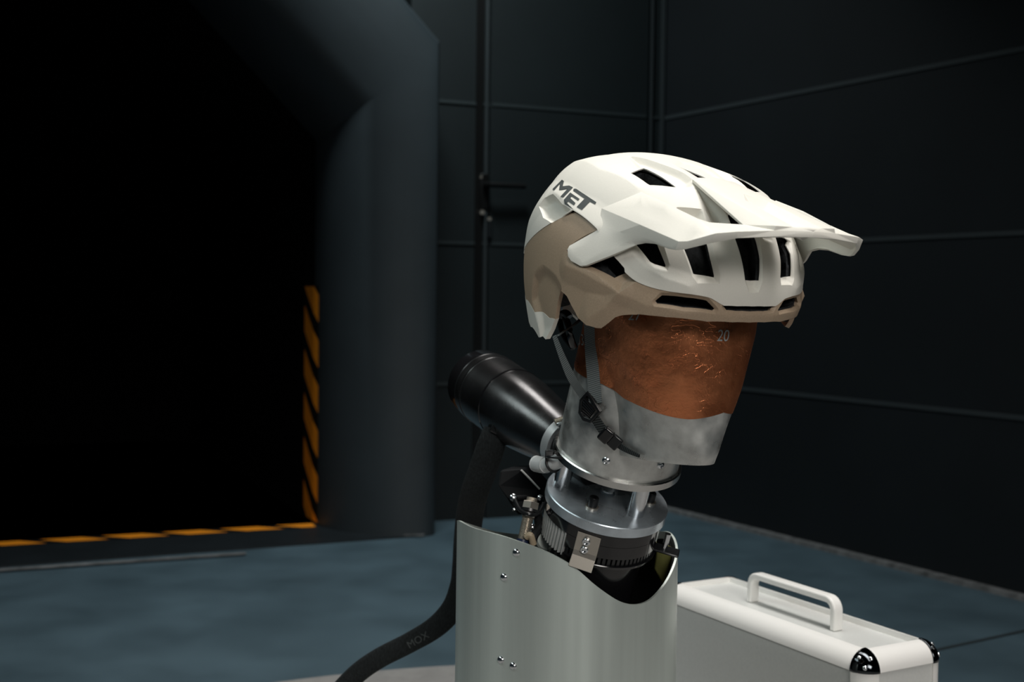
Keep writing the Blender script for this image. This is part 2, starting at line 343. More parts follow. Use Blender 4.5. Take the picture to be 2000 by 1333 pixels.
# ------------------------------------------------------------------ wind tunnel mouth
def TP(s, z, d): return P_A+DN*s+ZU*z+NB*d
tun = root('wind_tunnel_mouth', tuple(P_A), 'dark octagonal flared opening of the wind tunnel at left, black inside', 'tunnel opening')
outl = [(0, 0), (0, 1.43), (.75, 2.18), (1.9, 2.18), (2.65, 1.43), (2.65, 0)]
inn = [(.268, 0), (.268, 1.17), (.90, 1.80), (1.75, 1.80), (2.38, 1.17), (2.38, 0)]
mb = MB(); rows = []
prof = [(-.026, .22)]+[(-.03+.04*(1-math.cos(a)), .04-.04*math.sin(a)) for a in np.linspace(0, math.pi/2, 8)]+[(math.sin(t), None) for t in np.linspace(.10, math.pi/2, 12)]
for k, (o, d) in enumerate(prof):
    for (so, zo), (si, zi) in zip(outl, inn):
        if d is None:
            f = o; dz = .293*(1-math.cos(math.asin(min(1, f)))); s_ = so+(si-so)*f; z_ = zo+(zi-zo)*f
        else:
            cx, cz = (1.325-so), (1.0-zo)
            s_ = so+(o if so < 1.3 else -o)*1.0*(1 if so in (0, 2.65) else .4); z_ = zo-(o if zo > 0 else 0)*(1 if zo > 2 else .45); dz = d
        rows.append(TP(s_, max(0, z_), dz))
n = len(outl); mb.add(rows, [(k*n+i, k*n+i+1, (k+1)*n+i+1, (k+1)*n+i) for k in range(len(prof)-1) for i in range(n-1)])
mb.build('bellmouth', M['bell'], tun, smooth=28, recalc=False, label='rounded dark grey inlet rim')
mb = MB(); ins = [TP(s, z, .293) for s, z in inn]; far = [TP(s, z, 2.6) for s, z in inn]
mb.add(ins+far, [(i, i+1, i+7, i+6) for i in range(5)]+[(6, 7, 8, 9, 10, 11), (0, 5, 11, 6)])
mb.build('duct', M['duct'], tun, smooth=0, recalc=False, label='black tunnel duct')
mb = MB(); e = [TP(-.0, 0, .0)]
sill = [TP(2.62, 0, .0), TP(0.0, 0, .0), TP(.02, 0, .02), TP(.268, 0, .293), TP(2.38, 0, .293)]
th = .005
mb.add([p+ZU*.0005 for p in sill]+[p+ZU*th for p in sill], [(0, 1, 2, 3, 4), (5, 6, 7, 8, 9)]+[(i, (i+1) % 5, (i+1) % 5+5, i+5) for i in range(5)])
mb.build('sill_plate', M['sill'], tun, smooth=0)
wl = []
def strip(px0, px1, w, z, nm, m, par):
    a, b = floor_pt(*px0, z), floor_pt(*px1, z); dd = (b-a)/np.linalg.norm(b-a)
    return MB().box((a+b)/2, (dd, np.cross(ZU, dd), ZU), np.linalg.norm(b-a)/2, w/2, .001).build(nm, m, par, smooth=0)
strip((-150, 1124), (480, 1081), .02, .006, 'worn_edge', M['worn'], tun)
strip((716, 1041), (828, 1045.5), .025, .0065, 'worn_edge', M['worn'], tun)
# hazard tape: upright on the duct wall, and along the sill
hs = []; 
pth = [(.21, .178), (.235, .215), (.262, .262), (.267, .30), (.267, .36), (.267, .41)]
vs = []; uvs = []
L_ = 0
for i, (s, d) in enumerate(pth):
    if i: L_ += math.hypot(s-pth[i-1][0], d-pth[i-1][1])
    for z in (.012, .728): vs.append(TP(s+.004, z, d-.004)); uvs.append((L_, z))
pth_tot = L_
MB().add(vs, [(2*i, 2*i+1, 2*i+3, 2*i+2) for i in range(len(pth)-1)]).build('hazard_tape', mat_tape('hazard_tape_upright', -.72, .137, .60), tun, smooth=0, uv=uvs, recalc=False, label='orange and black striped tape up the inner edge')
a, b = floor_pt(613, 1026, .007), floor_pt(-120, 1070, .007); dd = (b-a)/np.linalg.norm(b-a); pp = np.cross(ZU, dd); pp = pp if pp[1] < 0 else -pp
Lb = float(np.linalg.norm(b-a)); wv = .055
MB().add([a-pp*wv/2, b-pp*wv/2, b+pp*wv/2, a+pp*wv/2], [(0, 1, 2, 3)]).build('hazard_tape', mat_tape('hazard_tape_sill', 1.3, .165, .68), tun, smooth=0, uv=[(0, 0), (0, Lb), (wv, Lb), (wv, 0)], recalc=False, label='orange and black striped tape along the sill')

# ------------------------------------------------------------------ round floor plate under the stand
pc = (.15, 1.04)
MB().lathe((pc[0], pc[1], .0004), (0, 0, 1), [(0, 1.23), (.006, 1.23)], 128).build('trim_30', M['podium'], kind='structure')
GZ = .0064

# ================================================================== CRASH-TEST / WIND-TUNNEL DUMMY
TC = np.array([0.0545, 1.135]); TR = .1045
dummy = root('test_dummy', (TC[0], TC[1], GZ), 'metal test dummy with copper-foil head on a bent sheet-metal torso', 'dummy')
# torso: a sheet bent into an open tube with a wavy neckline
zt = [(-180, .488), (-165, .4925), (-150, .492), (-120, .4885), (-97, .476), (-90, .469), (-78, .4505), (-63, .4335), (-50, .4315), (-36, .4415), (-20, .456), (0, .469), (14, .4745), (30, .470), (60, .459), (90, .453), (110, .4565), (130, .463), (150, .474), (165, .482)]
za = np.array([z[0] for z in zt]+[180]); zz = np.array([z[1] for z in zt]+[zt[0][1]])
def ztop(a):
    a = (a+180) % 360-180
    i = int(np.searchsorted(za, a, side='right')-1); i = min(max(i, 0), len(za)-2); m_ = len(za)-1
    h_ = za[i+1]-za[i]; t = (a-za[i])/h_
    def sl(k):
        k0, k1 = (k-1) % m_, (k+1) % m_
        d0 = (za[k % m_]-za[k0]) % 360 or 360; d1 = (za[k1]-za[k % m_]) % 360 or 360
        return ((zz[k % m_]-zz[k0])/d0*d1+(zz[k1]-zz[k % m_])/d1*d0)/(d0+d1)
    a0, a1 = sl(i), sl(i+1)
    return float((2*t**3-3*t*t+1)*zz[i]+(t**3-2*t*t+t)*h_*a0+(-2*t**3+3*t*t)*zz[i+1]+(t**3-t*t)*h_*a1)
na = 240; zs_ = []
raw = np.array([ztop(-180+360*i/na) for i in range(na)])
ker = np.array([1, 2, 3, 2, 1])/9.0; smz = sum(ker[k]*np.roll(raw, k-2) for k in range(5))
def tor(a, z, r):   # slight oval
    c, s = math.cos(a), math.sin(a)
    k = 1+.012*(1-(z-GZ)/.48)
    return np.array([TC[0]+r*k*c, TC[1]+r*.96*s, z])
vs = []; nz_ = 24
for r in (TR, TR-.0022):
    for i in range(na):
        a = -math.pi+2*math.pi*i/na
        for j in range(nz_+1):
            z = GZ+(smz[i]-GZ)*(1-(1-j/nz_)**1.0); vs.append(tor(a, z, r))
m1 = nz_+1; fs = []
for i in range(na):
    k = (i+1) % na
    for j in range(nz_):
        fs.append((i*m1+j, k*m1+j, k*m1+j+1, i*m1+j+1)); o = na*m1
        fs.append((o+i*m1+j, o+i*m1+j+1, o+k*m1+j+1, o+k*m1+j))
    fs.append((i*m1+nz_, k*m1+nz_, o+k*m1+nz_, o+i*m1+nz_)); fs.append((i*m1, o+i*m1, o+k*m1, k*m1))
lv_ = []; lf_ = []; ang_l = list(range(-115, 156, 3))  # added black sheet: paints the deep shadow and dark parts inside the torso
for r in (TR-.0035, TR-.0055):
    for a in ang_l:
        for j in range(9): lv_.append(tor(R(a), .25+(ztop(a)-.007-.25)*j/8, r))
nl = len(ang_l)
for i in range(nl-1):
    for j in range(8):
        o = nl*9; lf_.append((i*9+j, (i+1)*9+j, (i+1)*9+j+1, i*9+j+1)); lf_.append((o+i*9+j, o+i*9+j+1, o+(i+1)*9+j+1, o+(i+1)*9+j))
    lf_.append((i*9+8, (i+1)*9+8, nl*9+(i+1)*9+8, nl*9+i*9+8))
MB().add(lv_, lf_).build('shade_lining', M['duct'], dummy, smooth=40, label='black sheet inside the torso, standing for deep shadow and black parts')
torso_mb = MB().add(vs, fs); torso = torso_mb.build('torso_shell', M['torso'], dummy, smooth=40)
bvh_t = BVHTree.FromPolygons([tuple(v) for v in torso_mb.v], torso_mb.f)
def hit(bvh, px, py, off=0.0):
    d = Vector(ray(px, py)); d.normalize(); h, nrm, i, dist = bvh.ray_cast(Vector((0, 0, CH)), d)
    if h is None: h, nrm, i, dist = bvh.find_nearest(Vector((0, 0, CH))+d*1.03)
    if nrm.dot(d) > 0: nrm = -nrm
    return np.array(h+nrm*off), np.array(nrm)
for p in ((1008, 1080), (984, 1128), (978, 1290), (1002, 1302)):
    h, nn = hit(bvh_t, *p)
    MB().lathe(h-nn*.001, nn, [(0, .0036), (.0012, .0036), (.0022, .0029), (.0029, .0018), (.0031, .0008)], 20).build('rivet', M['chrome'], torso)

KZ = Kdir((0, 0, 1)); KX = Kdir((1, 0, 0)); KY = Kdir((0, 1, 0))
def KA(W_, U=0.0, V=0.0): return K((U, V, W_))
def klathe(prof, n=64, U=0.0, V=0.0, **kw): return MB().lathe(K((U, V, 0.0)), KZ, prof, n, **kw)
# head form: sections along the neck axis
def hsec(Wd, t):
    uf = float(np.interp(Wd, [-.15, -.11, -.06, -.02, .03, .06], [.116, .116, .105, .096, .084, .068]))
    ur = float(np.interp(Wd, [-.17, -.09, -.05, -.02, .03, .06], [-.053, -.053, -.058, -.070, -.072, -.06]))
    b = float(np.interp(Wd, [-.16, -.11, -.09, -.06, -.02, .03, .06], [.030, .039, .044, .055, .064, .063, .05]))
    uc = (uf+ur)/2*.55+.0; a = uf-uc if math.cos(t) > 0 else uc-ur
    n = 2.15 if math.cos(t) < 0 else 2.0+.5*float(sm(-.125, -.06, Wd))
    c, s = math.cos(t), math.sin(t); k = (abs(c)**n+abs(s)**n)**(-1/n)
    return uc+a*k*c, b*k*s
def headbottom(U): return -.1165-(.116-U)*.40
nh = 120; ws = [.075, .068]+list(np.linspace(.06, -.155, 60))
vs = []; fs = []
for j, w in enumerate(ws):
    for i in range(nh):
        t = 2*math.pi*i/nh; sc = {0: .45, 1: .8}.get(j, 1.0); U, V = hsec(min(w, .06), t)
        wb = headbottom(U); ww = max(w, wb) if U > -.0 else max(w, headbottom(0))
        vs.append(K((U*sc, V*sc, ww)))
for j in range(len(ws)-1):
    for i in range(nh):
        k = (i+1) % nh; fs.append((j*nh+i, j*nh+k, (j+1)*nh+k, (j+1)*nh+i))
fs.append(tuple(range(nh))); fs.append(tuple((len(ws)-1)*nh+i for i in range(nh)))
head_mb = MB().add(vs, fs)
bm_ = bmesh.new()
head = head_mb.build('head_form', M['sheet'], dummy, smooth=35, label='scuffed grey sheet-metal jaw')
neck_prof = [(-.168, .0545), (-.150, .0545), (-.12, .0545), (-.08, .0545), (-.05, .054)]
neck_mb = klathe(neck_prof, 96); neck = neck_mb.build('neck_sleeve', M['sheet'], dummy, smooth=35)
bvh_h = BVHTree.FromPolygons([tuple(v) for v in head_mb.v+neck_mb.v], head_mb.f+[tuple(i+len(head_mb.v) for i in f) for f in neck_mb.f])
bvh_head = BVHTree.FromPolygons([tuple(v) for v in head_mb.v], head_mb.f)
# copper foil wrapped round the upper part of the head
fp = [(1123, 716), (1148, 733), (1179, 755), (1234, 777), (1304, 806), (1359, 814.5), (1423, 803)]
fa = []
for p in fp:
    h, nn = hit(bvh_h, *p); k = toK(h); fa.append((math.degrees(math.atan2(k[1], k[0]-.012)), k[2]))
fa.sort(); FA = np.array([x[0] for x in fa]); FW = np.array([x[1] for x in fa])
def foilW(ang):
    a = math.degrees(math.atan2(math.sin(ang), math.cos(ang)))
    if a >= FA.min(): lo = np.interp(a, FA, FW)
    else: lo = np.interp(abs(a), FA, FW)+(FW[0]-np.interp(abs(FA.min()), FA, FW))*max(0.0, 1-(FA.min()-a)/60)
    return float(lo)
vs = []; fs = []; nf = 160; nw = 40
for layer in (0.0006, 0.0001):
    for i in range(nf):
        t = 2*math.pi*i/nf
        for j in range(nw+1):
            w0 = .045
            U, V = hsec(w0, t); a = math.atan2(V, U-.012); wl_ = foilW(a); w = w0+(wl_-w0)*j/nw
            U, V = hsec(w, t)
            if math.hypot(U, V) < .0545 and w < -.05: 
                s = .0546/max(1e-4, math.hypot(U, V)); U, V = U*s, V*s
            L = math.hypot(U, V); vs.append(K((U+U/L*layer, V+V/L*layer, w)))
mw = nw+1; o = nf*mw
for i in range(nf):
    k = (i+1) % nf
    for j in range(nw):
        fs.append((i*mw+j, k*mw+j, k*mw+j+1, i*mw+j+1)); fs.append((o+i*mw+j, o+i*mw+j+1, o+k*mw+j+1, o+k*mw+j))
    fs.append((i*mw+nw, k*mw+nw, o+k*mw+nw, o+i*mw+nw)); fs.append((i*mw, o+i*mw, o+k*mw, k*mw))
foil_mb = MB().add(vs, fs); foil = foil_mb.build('copper_foil', M['foil'], dummy, smooth=40, label='crumpled copper foil wrap on the face')
bvh_f = BVHTree.FromPolygons([tuple(v) for v in foil_mb.v], foil_mb.f)
def print_text(txt, px, py, hpx, wfac, mtl, parent, name, bvh, ang=0.0, off=.0004, shear=0.0):
    cu = bpy.data.curves.new('t', 'FONT'); cu.body = txt; cu.size = 1; cu.resolution_u = 3
    ob = bpy.data.objects.new('t', cu); COL.objects.link(ob); bpy.context.view_layer.update()
    dg = bpy.context.evaluated_depsgraph_get(); me = ob.evaluated_get(dg).to_mesh(); bm = bmesh.new(); bm.from_mesh(me)
    bmesh.ops.triangulate(bm, faces=bm.faces); bmesh.ops.subdivide_edges(bm, edges=[e for e in bm.edges if e.calc_length() > .12], cuts=1)
    xs = [v.co.x for v in bm.verts]; ys = [v.co.y for v in bm.verts]; cx = (max(xs)+min(xs))/2; cy = (max(ys)+min(ys))/2; H_ = max(ys)-min(ys)
    vs = []
    for v in bm.verts:
        x = (v.co.x-cx)/H_*hpx*wfac; y = (v.co.y-cy)/H_*hpx; x += shear*y
        X = px+x*math.cos(ang)+y*math.sin(ang); Y = py+x*math.sin(ang)-y*math.cos(ang)
        vs.append(hit(bvh, X, Y, off)[0])
    fs = [tuple(v.index for v in f.verts) for f in bm.faces]
    bm.free(); bpy.data.objects.remove(ob); bpy.data.curves.remove(cu)
    return MB().add(vs, fs).build(name, mtl, parent, smooth=0, recalc=False)
print_text('20', 1412.5, 655.5, 23, .72, M['number'], foil, 'printed_number', bvh_f, ang=.03, shear=.12)
print_text('27', 1241, 615, 22, .8, M['number'], foil, 'printed_number', bvh_f, ang=.03, shear=.1)
print_text('33', 1135, 664, 22, .42, M['number'], foil, 'printed_number', bvh_f, ang=.12, shear=-.15)
# base collar of the head, stand-off posts, lower plate, drive drum
klathe([(-.1755, .0560), (-.1750, .0575), (-.1690, .0575), (-.1680, .0565)], 96).build('collar_plate', M['alu'], dummy)
def boltK(px, py, mtl, nm='screw', r=.0036, h=.0026, bvh=bvh_h):
    p, nn = hit(bvh, px, py)
    return MB().lathe(p-nn*.001, nn, [(0, r), (.0016, r), (h, r*.75), (h+.0004, r*.5), (h-.0008, r*.45), (h-.0008, 0.0001)], 20).build(nm, mtl, dummy)
boltK(1184, 901, M['chrome']); boltK(1290, 909, M['chrome'])
def lower(px, py, Wd):           # point on a level of the neck axis under a pixel
    d = Kray(px, py); return KO+d*((Wd-KO[2])/d[2])
WT, WB = -.2125, -.2225
disc = klathe([(WB, .0548), (WB+.0006, .0555), (WT-.0008, .0555), (WT, .0548)], 96).build('lower_plate', M['plate'], dummy, label='polished round plate')
for p, q_, r in (((1097, 945), (1112, 890), .0078), ((1240, 1004), (1256, 935), .0080), ((1198, 934), None, .0075)):
    k = lower(p[0], p[1], WT)
    MB().cyl(K((k[0], k[1], WT-.001)), K((k[0], k[1], -.170)), r, 28).build('support_post', M['chrome'], dummy)
for p in ((1156, 992), (1268, 982), (1206, 928)):
    k = lower(p[0], p[1], WT); c0 = K((k[0], k[1], WT))
    MB().lathe(c0, KZ, [(0, .0058), (.0018, .0058), (.0018, .0046)], 24).build('washer', M['steel'], dummy)
    MB().lathe(c0, KZ, [(.0016, .0044), (.0098, .0044), (.0106, .0039), (.0106, .0024), (.0068, .0022), (.0066, .0001)], 24).build('socket_bolt', M['plastic'], dummy)
k = lower(1186, 962, WT)
MB().lathe(K((k[0], k[1], WT)), KZ, [(0, .0068), (.0022, .0068), (.003, .006), (.003, .001)], 28).build('flat_screw', M['plate'], dummy)
k = lower(1152, 925, WT)
klathe([(WT+.0005, .021), (-.190, .022), (-.182, .026), (-.1756, .026)], 48, U=float(k[0])-.010, V=float(k[1])+.002).build('swivel_joint', M['softblack'], dummy)
# drum
def onring(px, py, r):
    d = Kray(px, py); A_ = d[0]**2+d[1]**2; B_ = KO[0]*d[0]+KO[1]*d[1]; C_ = KO[0]**2+KO[1]**2-r*r; t = (-B_-math.sqrt(max(0, B_*B_-A_*C_)))/A_
    return KO+d*t
klathe([(-.2345, .0515), (-.234, .053), (-.2235, .053), (WB, .052)], 96).build('drum_ring', M['gloss'], dummy)
ka = onring(1108, 1045, .053); ac = math.atan2(ka[1], ka[0])
arc = dict(a0=-ac, a1=R(165), xdir=KX)
klathe([(-.2465, .049), (-.2465, .0525), (-.246, .053), (-.2343, .053), (-.2343, .049)], 72, **arc).build('drum_cover', M['gloss'], dummy)
for i in range(48):
    a = ac-(ac+R(165))*(i+.5)/48; c = np.array([math.cos(a), math.sin(a)])
    MB().box(K((c[0]*.0495, c[1]*.0495, -.2495)), (Kdir((c[0], c[1], 0)), Kdir((-c[1], c[0], 0)), KZ), .0025, .0013, .0038).build('drum_tooth', M['plastic'], dummy, smooth=0)
klathe([(-.256, .046), (-.256, .0535), (-.2535, .054), (-.2528, .0535), (-.2528, .046)], 72, **arc).build('drum_flange', M['gloss'], dummy)
klathe([(-.40, .044), (-.258, .0445), (-.2562, .048), (-.2455, .048)], 64).build('drum', M['gloss'], dummy)
# grey toothed pulley sector on the left
kk = lower(1083, 1030, -.25); ang0 = math.atan2(kk[1], kk[0]); vs = []; fs = []; NT = 15
prof_ = []
for i in range(NT*4):
    a = ac+.02+1.15*i/(NT*4-1); prof_.append((a, .0520 if i % 4 in (1, 2) else .0495))
for w in (-.2348, -.2575):
    vs += [K((r*math.cos(a), r*math.sin(a), w)) for a, r in prof_]+[K((.044*math.cos(a), .044*math.sin(a), w)) for a, r in prof_]
n = len(prof_)
for i in range(n-1):
    fs += [(i, i+1, n+i+1, n+i), (2*n+i, 3*n+i, 3*n+i+1, 2*n+i+1), (i, 2*n+i, 2*n+i+1, i+1), (n+i, n+i+1, 3*n+i+1, 3*n+i)]
fs += [(0, n, 3*n, 2*n), (n-1, 3*n-1, 4*n-1, 2*n-1)]
MB().add(vs, fs).build('toothed_pulley', M['teeth'], dummy, smooth=25)
# bent bracket on the drum
kb = onring(1150, 1050, .0545); c = np.array([kb[0], kb[1]])/math.hypot(kb[0], kb[1]); tn = np.array([-c[1], c[0]])
def bp(o, t, w): return K((c[0]*o+tn[0]*t, c[1]*o+tn[1]*t, w))
mb = MB(); sec = [(.0538, -.226), (.0548, -.2435), (.0565, -.2475), (.0625, -.2565)]
rows = []
for o, w in sec:
    for t in (-.0105, .0105): rows.append(bp(o, t, w))
    for t in (-.0105, .0105): rows.append(bp(o-.0012, t, w-.0004))
fs = []
for i in range(3):
    a = i*4; b = a+4
    fs += [(a, a+1, b+1, b), (a+2, b+2, b+3, a+3), (a, b, b+2, a+2), (a+1, a+3, b+3, b+1)]
fs += [(0, 2, 3, 1), (12, 13, 15, 14)]
brk = mb.add(rows, fs).build('bent_bracket', M['steel'], dummy, smooth=0, bevel=.0004)
for w in (-.2325, -.2405):
    MB().lathe(bp(.0538, .001, w), Kdir((c[0], c[1], 0)), [(0, .0036), (.003, .0036), (.0036, .003), (.0036, .002), (.002, .0018), (.002, .0001)], 20).build('screw', M['chrome'], brk)
# small parts right of the drum
kr = onring(1290, 1045, .052); pr = K(kr)
MB().box(K((kr[0]*1.12, kr[1]*1.18, -.250)), (Kdir((kr[0], kr[1], 0)), Kdir((-kr[1], kr[0], 0)), KZ), .012, .007, .0012).build('side_tab', M['plastic'], dummy, bevel=.003)
MB().cyl(K((kr[0]*1.1, kr[1]*1.13, -.249)), K((kr[0]*1.1, kr[1]*1.13, -.233)), .0026, 16).build('screw', M['chrome'], dummy)
# yellow plates inside the torso
def wpt(px, py, y): return dep(px, py, y)
for (pxs, y) in ((((1284, 1068), (1300, 1064), (1313, 1070), (1316, 1110), (1300, 1150), (1278, 1112)), 1.128), (((1064, 1045), (1084, 1060), (1084, 1150), (1058, 1140)), 1.09)):
    P = [wpt(p[0], p[1], y) for p in pxs]; Q = [p+np.array([0, .003, 0]) for p in P]; n = len(P)
    MB().add(P+Q, [tuple(range(n)), tuple(range(2*n-1, n-1, -1))]+[(i, (i+1) % n, (i+1) % n+n, i+n) for i in range(n)]).build('yellow_plate', M['brass'], dummy, smooth=0, bevel=.001)
klathe([(-.62, .06), (-.30, .06), (-.295, .055)], 48).build('inner_column', M['softblack'], dummy) if False else None
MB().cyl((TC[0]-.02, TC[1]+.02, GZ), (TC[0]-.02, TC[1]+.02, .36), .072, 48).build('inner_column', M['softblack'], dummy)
# threaded rod with nuts left of the drum
r0, r1 = wpt(1019, 1068, 1.075), wpt(1040, 972, 1.088); rd = (r1-r0)/np.linalg.norm(r1-r0); Lr = float(np.linalg.norm(r1-r0))
pr = []; nthr = 34
for i in range(nthr):
    h = Lr*.1+Lr*.9*i/nthr; pr += [(h, .0047), (h+Lr*.45/nthr, .0052)]
rod = MB().lathe(r0, rd, [(Lr*.09, .0049)]+pr, 20).build('threaded_rod', M['steel'], dummy, smooth=0)
MB().cyl(r0-rd*.004, r0+rd*Lr*.13, .0058, 20).build('rod_sleeve', M['blue'], rod)
MB().cyl(r0-rd*.05, r0-rd*.003, .004, 12).build('rod_stem', M['softblack'], rod)
for f_, hh, rr in ((.58, .0052, .0066), (.74, .0075, .0080)):
    MB().lathe(r0+rd*Lr*f_, rd, [(0, rr*.9), (.0006, rr), (hh-.0006, rr), (hh, rr*.9)], 6).build('hex_nut', M['steel'], rod, smooth=20)
MB().lathe(r0+rd*Lr*.70, rd, [(0, .0088), (.0026, .0088)], 28).build('rubber_washer', M['plastic'], rod)
k0 = wpt(1040, 1055, 1.07); MB().tube(spline([wpt(1028, 1050, 1.07), wpt(1036, 1046, 1.068), wpt(1042, 1064, 1.07)], 12), .003, 10).build('wire_end', mat('tan_wire', (.45, .36, .25), .5), dummy)
# black box bracket behind, with a white rod standing in for the shine on its edge
bx = [wpt(976, 919, 1.125), wpt(1020, 917, 1.125), wpt(1055, 956, 1.13), wpt(1058, 985, 1.13), wpt(1012, 1008, 1.12), wpt(984, 968, 1.12), wpt(972, 950, 1.12)]
Q = [p+np.array([.012, .03, 0]) for p in bx]; n = len(bx)
bxo = MB().add(bx+Q, [tuple(range(n)), tuple(range(2*n-1, n-1, -1))]+[(i, (i+1) % n, (i+1) % n+n, i+n) for i in range(n)]).build('sensor_housing', mat('housing_black', (.004, .005, .006), .6, spec=.15), dummy, smooth=0, bevel=.002)
MB().cyl(wpt(1018, 918.5, 1.1205), wpt(1054, 956, 1.1245), .0009, 8).build('edge_glint', M['rail'], bxo)  # white rod paints the edge's shine
for p, y, r in (((1003, 973), 1.108, .0038), ((1055, 973), 1.12, .003), ((1040, 1031), 1.09, .0032), ((1004, 996), 1.112, .002)):
    h = wpt(p[0], p[1], y); MB().lathe(h, (0.15, -1, .25), [(0, r*.9), (.001, r), (.002, r*.8), (.0027, r*.35)], 16).build('screw', M['chrome'], bxo)
    MB().cyl(h, h+np.array([0.02, .03, -.004]), r*.6, 10).build('screw_shank', M['softblack'], bxo)
cab = spline([wpt(1006, 978, 1.10), wpt(1016, 997, 1.082), wpt(1034, 1005, 1.073), wpt(1052, 1003, 1.085), wpt(1062, 985, 1.105)], 30)
MB().tube(cab, .0019, 10).build('black_cable', M['plastic'], dummy)
cab = spline([wpt(1050, 1000, 1.095), wpt(1052, 1030, 1.085), wpt(1042, 1050, 1.078), wpt(1040, 1080, 1.08), wpt(1066, 1105, 1.09)], 30)
MB().tube(cab, .0042, 10).build('black_cable', M['plastic'], dummy)
MB().lathe(wpt(1057, 1050, 1.10), (.35, -.9, .15), [(0, .0125), (.016, .0125), (.018, .011), (.018, .001)], 32).build('grey_roller', M['torso'], dummy)
# white pneumatic hose with zip ties
hp = spline([wpt(1046, 906, 1.075), wpt(1064, 909, 1.062), wpt(1086, 903, 1.05), wpt(1114, 886, 1.038)], 24)
mb = MB(); hs_ = mb.tube(hp[:10], .0066, 16, scale=[1.0+.13*(i % 2) for i in range(10)]).build('white_hose', M['hose'], dummy, smooth=60)
MB().tube(hp[9:], .0066, 18).build('white_hose', M['hose'], dummy)
def ring(c, ax, R_, r, n=40, ey=1.0):
    x, y, d = MB().frame(ax); pts = [np.asarray(c)+R_*(x*math.cos(t)+ey*y*math.sin(t)) for t in np.linspace(0, 2*math.pi, n+1)]
    mb = MB(); P = pts; vs = []; fs = []
    for i in range(n):
        t = P[i]-np.asarray(c); t /= np.linalg.norm(t); dd_ = np.asarray(d)
        for j in range(8): a = 2*math.pi*j/8; vs.append(P[i]+t*r*math.cos(a)+dd_*r*math.sin(a))
    for i in range(n):
        k = (i+1) % n
        for j in range(8): fs.append((i*8+j, i*8+(j+1) % 8, k*8+(j+1) % 8, k*8+j))
    return mb.add(vs, fs)
ring(hp[14], hp[15]-hp[13], .0076, .0012).build('zip_tie', M['plastic'], dummy)
ring(hp[19], (0.1, 0.2, 1), .0125, .0014).build('zip_tie', M['plastic'], dummy)
MB().box(hp[13]+np.array([-.002, -.003, .008]), ((1, .3, 0), (0, 1, 0), (0, .2, 1)), .004, .003, .0045).build('zip_tie_head', M['plastic'], dummy, bevel=.001)
# black cone duct pointing back from the neck, with its hose clamp
AXW = R(-2.0)  # clocking relative to the head frame
cp0 = CK+FV*-.1806+ZU*(-.1727); cp1 = CK+FV*-.349+ZU*(-.1318)
cax = (cp1-cp0)/np.linalg.norm(cp1-cp0); Lc = float(np.linalg.norm(cp1-cp0))
KC = toK(cp0)
s_in = .0
duct = MB().lathe(cp0, cax, [(-.034, .0258), (-.022, .0265), (-.008, .0280), (.012, .0308), (.032, .0338), (.055, .0366), (.075, .0382), (.088, .0386)], 72)
d0 = duct.build('rear_cone', M['satin'], dummy, label='tapered satin black cone behind the neck')
MB().lathe(cp0, cax, [(.0875, .0376), (.0885, .0392), (.0905, .0392), (.0915, .0376)], 72).build('seam_ring', M['gloss'], d0)
MB().lathe(cp0, cax, [(.0912, .0384), (.133, .0388), (.1335, .0370)], 72).build('cone_barrel', M['satin'], d0)
MB().lathe(cp0, cax, [(.1335, .0372), (.136, .0372), (.1362, .0392), (.1455, .0392), (.146, .037)], 72).build('ribbed_ring', M['satin'], d0)
MB().lathe(cp0, cax, [(.146, .037), (.1485, .037), (.1487, .0386), (.156, .0382), (.170, .0365), (.1715, .033), (.1715, .012)], 72).build('end_cap', M['gloss'], d0)
for h_ in (.1347, .1473): ring(cp0+cax*h_, cax, .0378, .0012, 72).build('o_ring', M['plastic'], d0)
# clamp band + worm housing
clc = cp0-cax*.029
clamp = MB().lathe(clc, cax, [(-.0075, .0275), (-.0075, .0284), (.0045, .0284), (.0045, .0275)], 64).build('hose_clamp', mat('clamp_band', (.85, .87, .88), .34, .6), dummy)
MB().lathe(cp0-cax*.085, cax, [(0, .021), (.045, .0240), (.053, .0250)], 48).build('duct_boot', M['softblack'], dummy)
wh = wpt(1096, 806, 1.125); tt = np.cross(cax, ZU); tt /= np.linalg.norm(tt); up_ = np.cross(tt, cax)
hd = hit(BVHTree.FromPolygons([tuple(v) for v in duct.v], duct.f), 1093, 805)[0]
tg = np.array([.86, .1, .32]); tg /= np.linalg.norm(tg)
pr = []
for i in range(14): pr += [(.001*i*1.15, .0034), (.001*i*1.15+.0005, .004)]
MB().lathe(clc+np.array([-.014, -.014, .0225]), tg, pr, 16).build('clamp_screw', M['steel'], clamp, smooth=0)
MB().box(clc+np.array([-.006, -.014, .0225]), (tg, np.cross(ZU, tg), np.cross(tg, np.cross(ZU, tg))), .007, .0055, .003).build('clamp_housing', M['chrome'], clamp, bevel=.001)

# ================================================================== HELMET
helmet = root('bike_helmet', tuple(K((0, 0, 0))), 'off-white and tan visored mountain bike helmet worn by the metal dummy', 'helmet')
def inpoly(P, poly):
    poly = np.asarray(poly); x, y = P[:, 0], P[:, 1]; r = np.zeros(len(P), bool); n = len(poly)
    for i in range(n):
        x0, y0 = poly[i]; x1, y1 = poly[(i+1) % n]
        if y0 == y1: continue
        c = ((y0 > y) != (y1 > y)) & (x < (x1-x0)*(y-y0)/(y1-y0)+x0); r ^= c
    return r
def segdist(P, poly, closed=True):
    poly = np.asarray(poly); n = len(poly); d = np.full(len(P), 9.0)
    for i in range(n if closed else n-1):
        a = poly[i]; b = poly[(i+1) % n]; ab = b-a; L = ab@ab
        if L < 1e-12: continue
        t = np.clip(((P-a)@ab)/L, 0, 1); q = a+t[:, None]*ab; d = np.minimum(d, np.hypot(*(P-q).T))
    return d
RS = .108
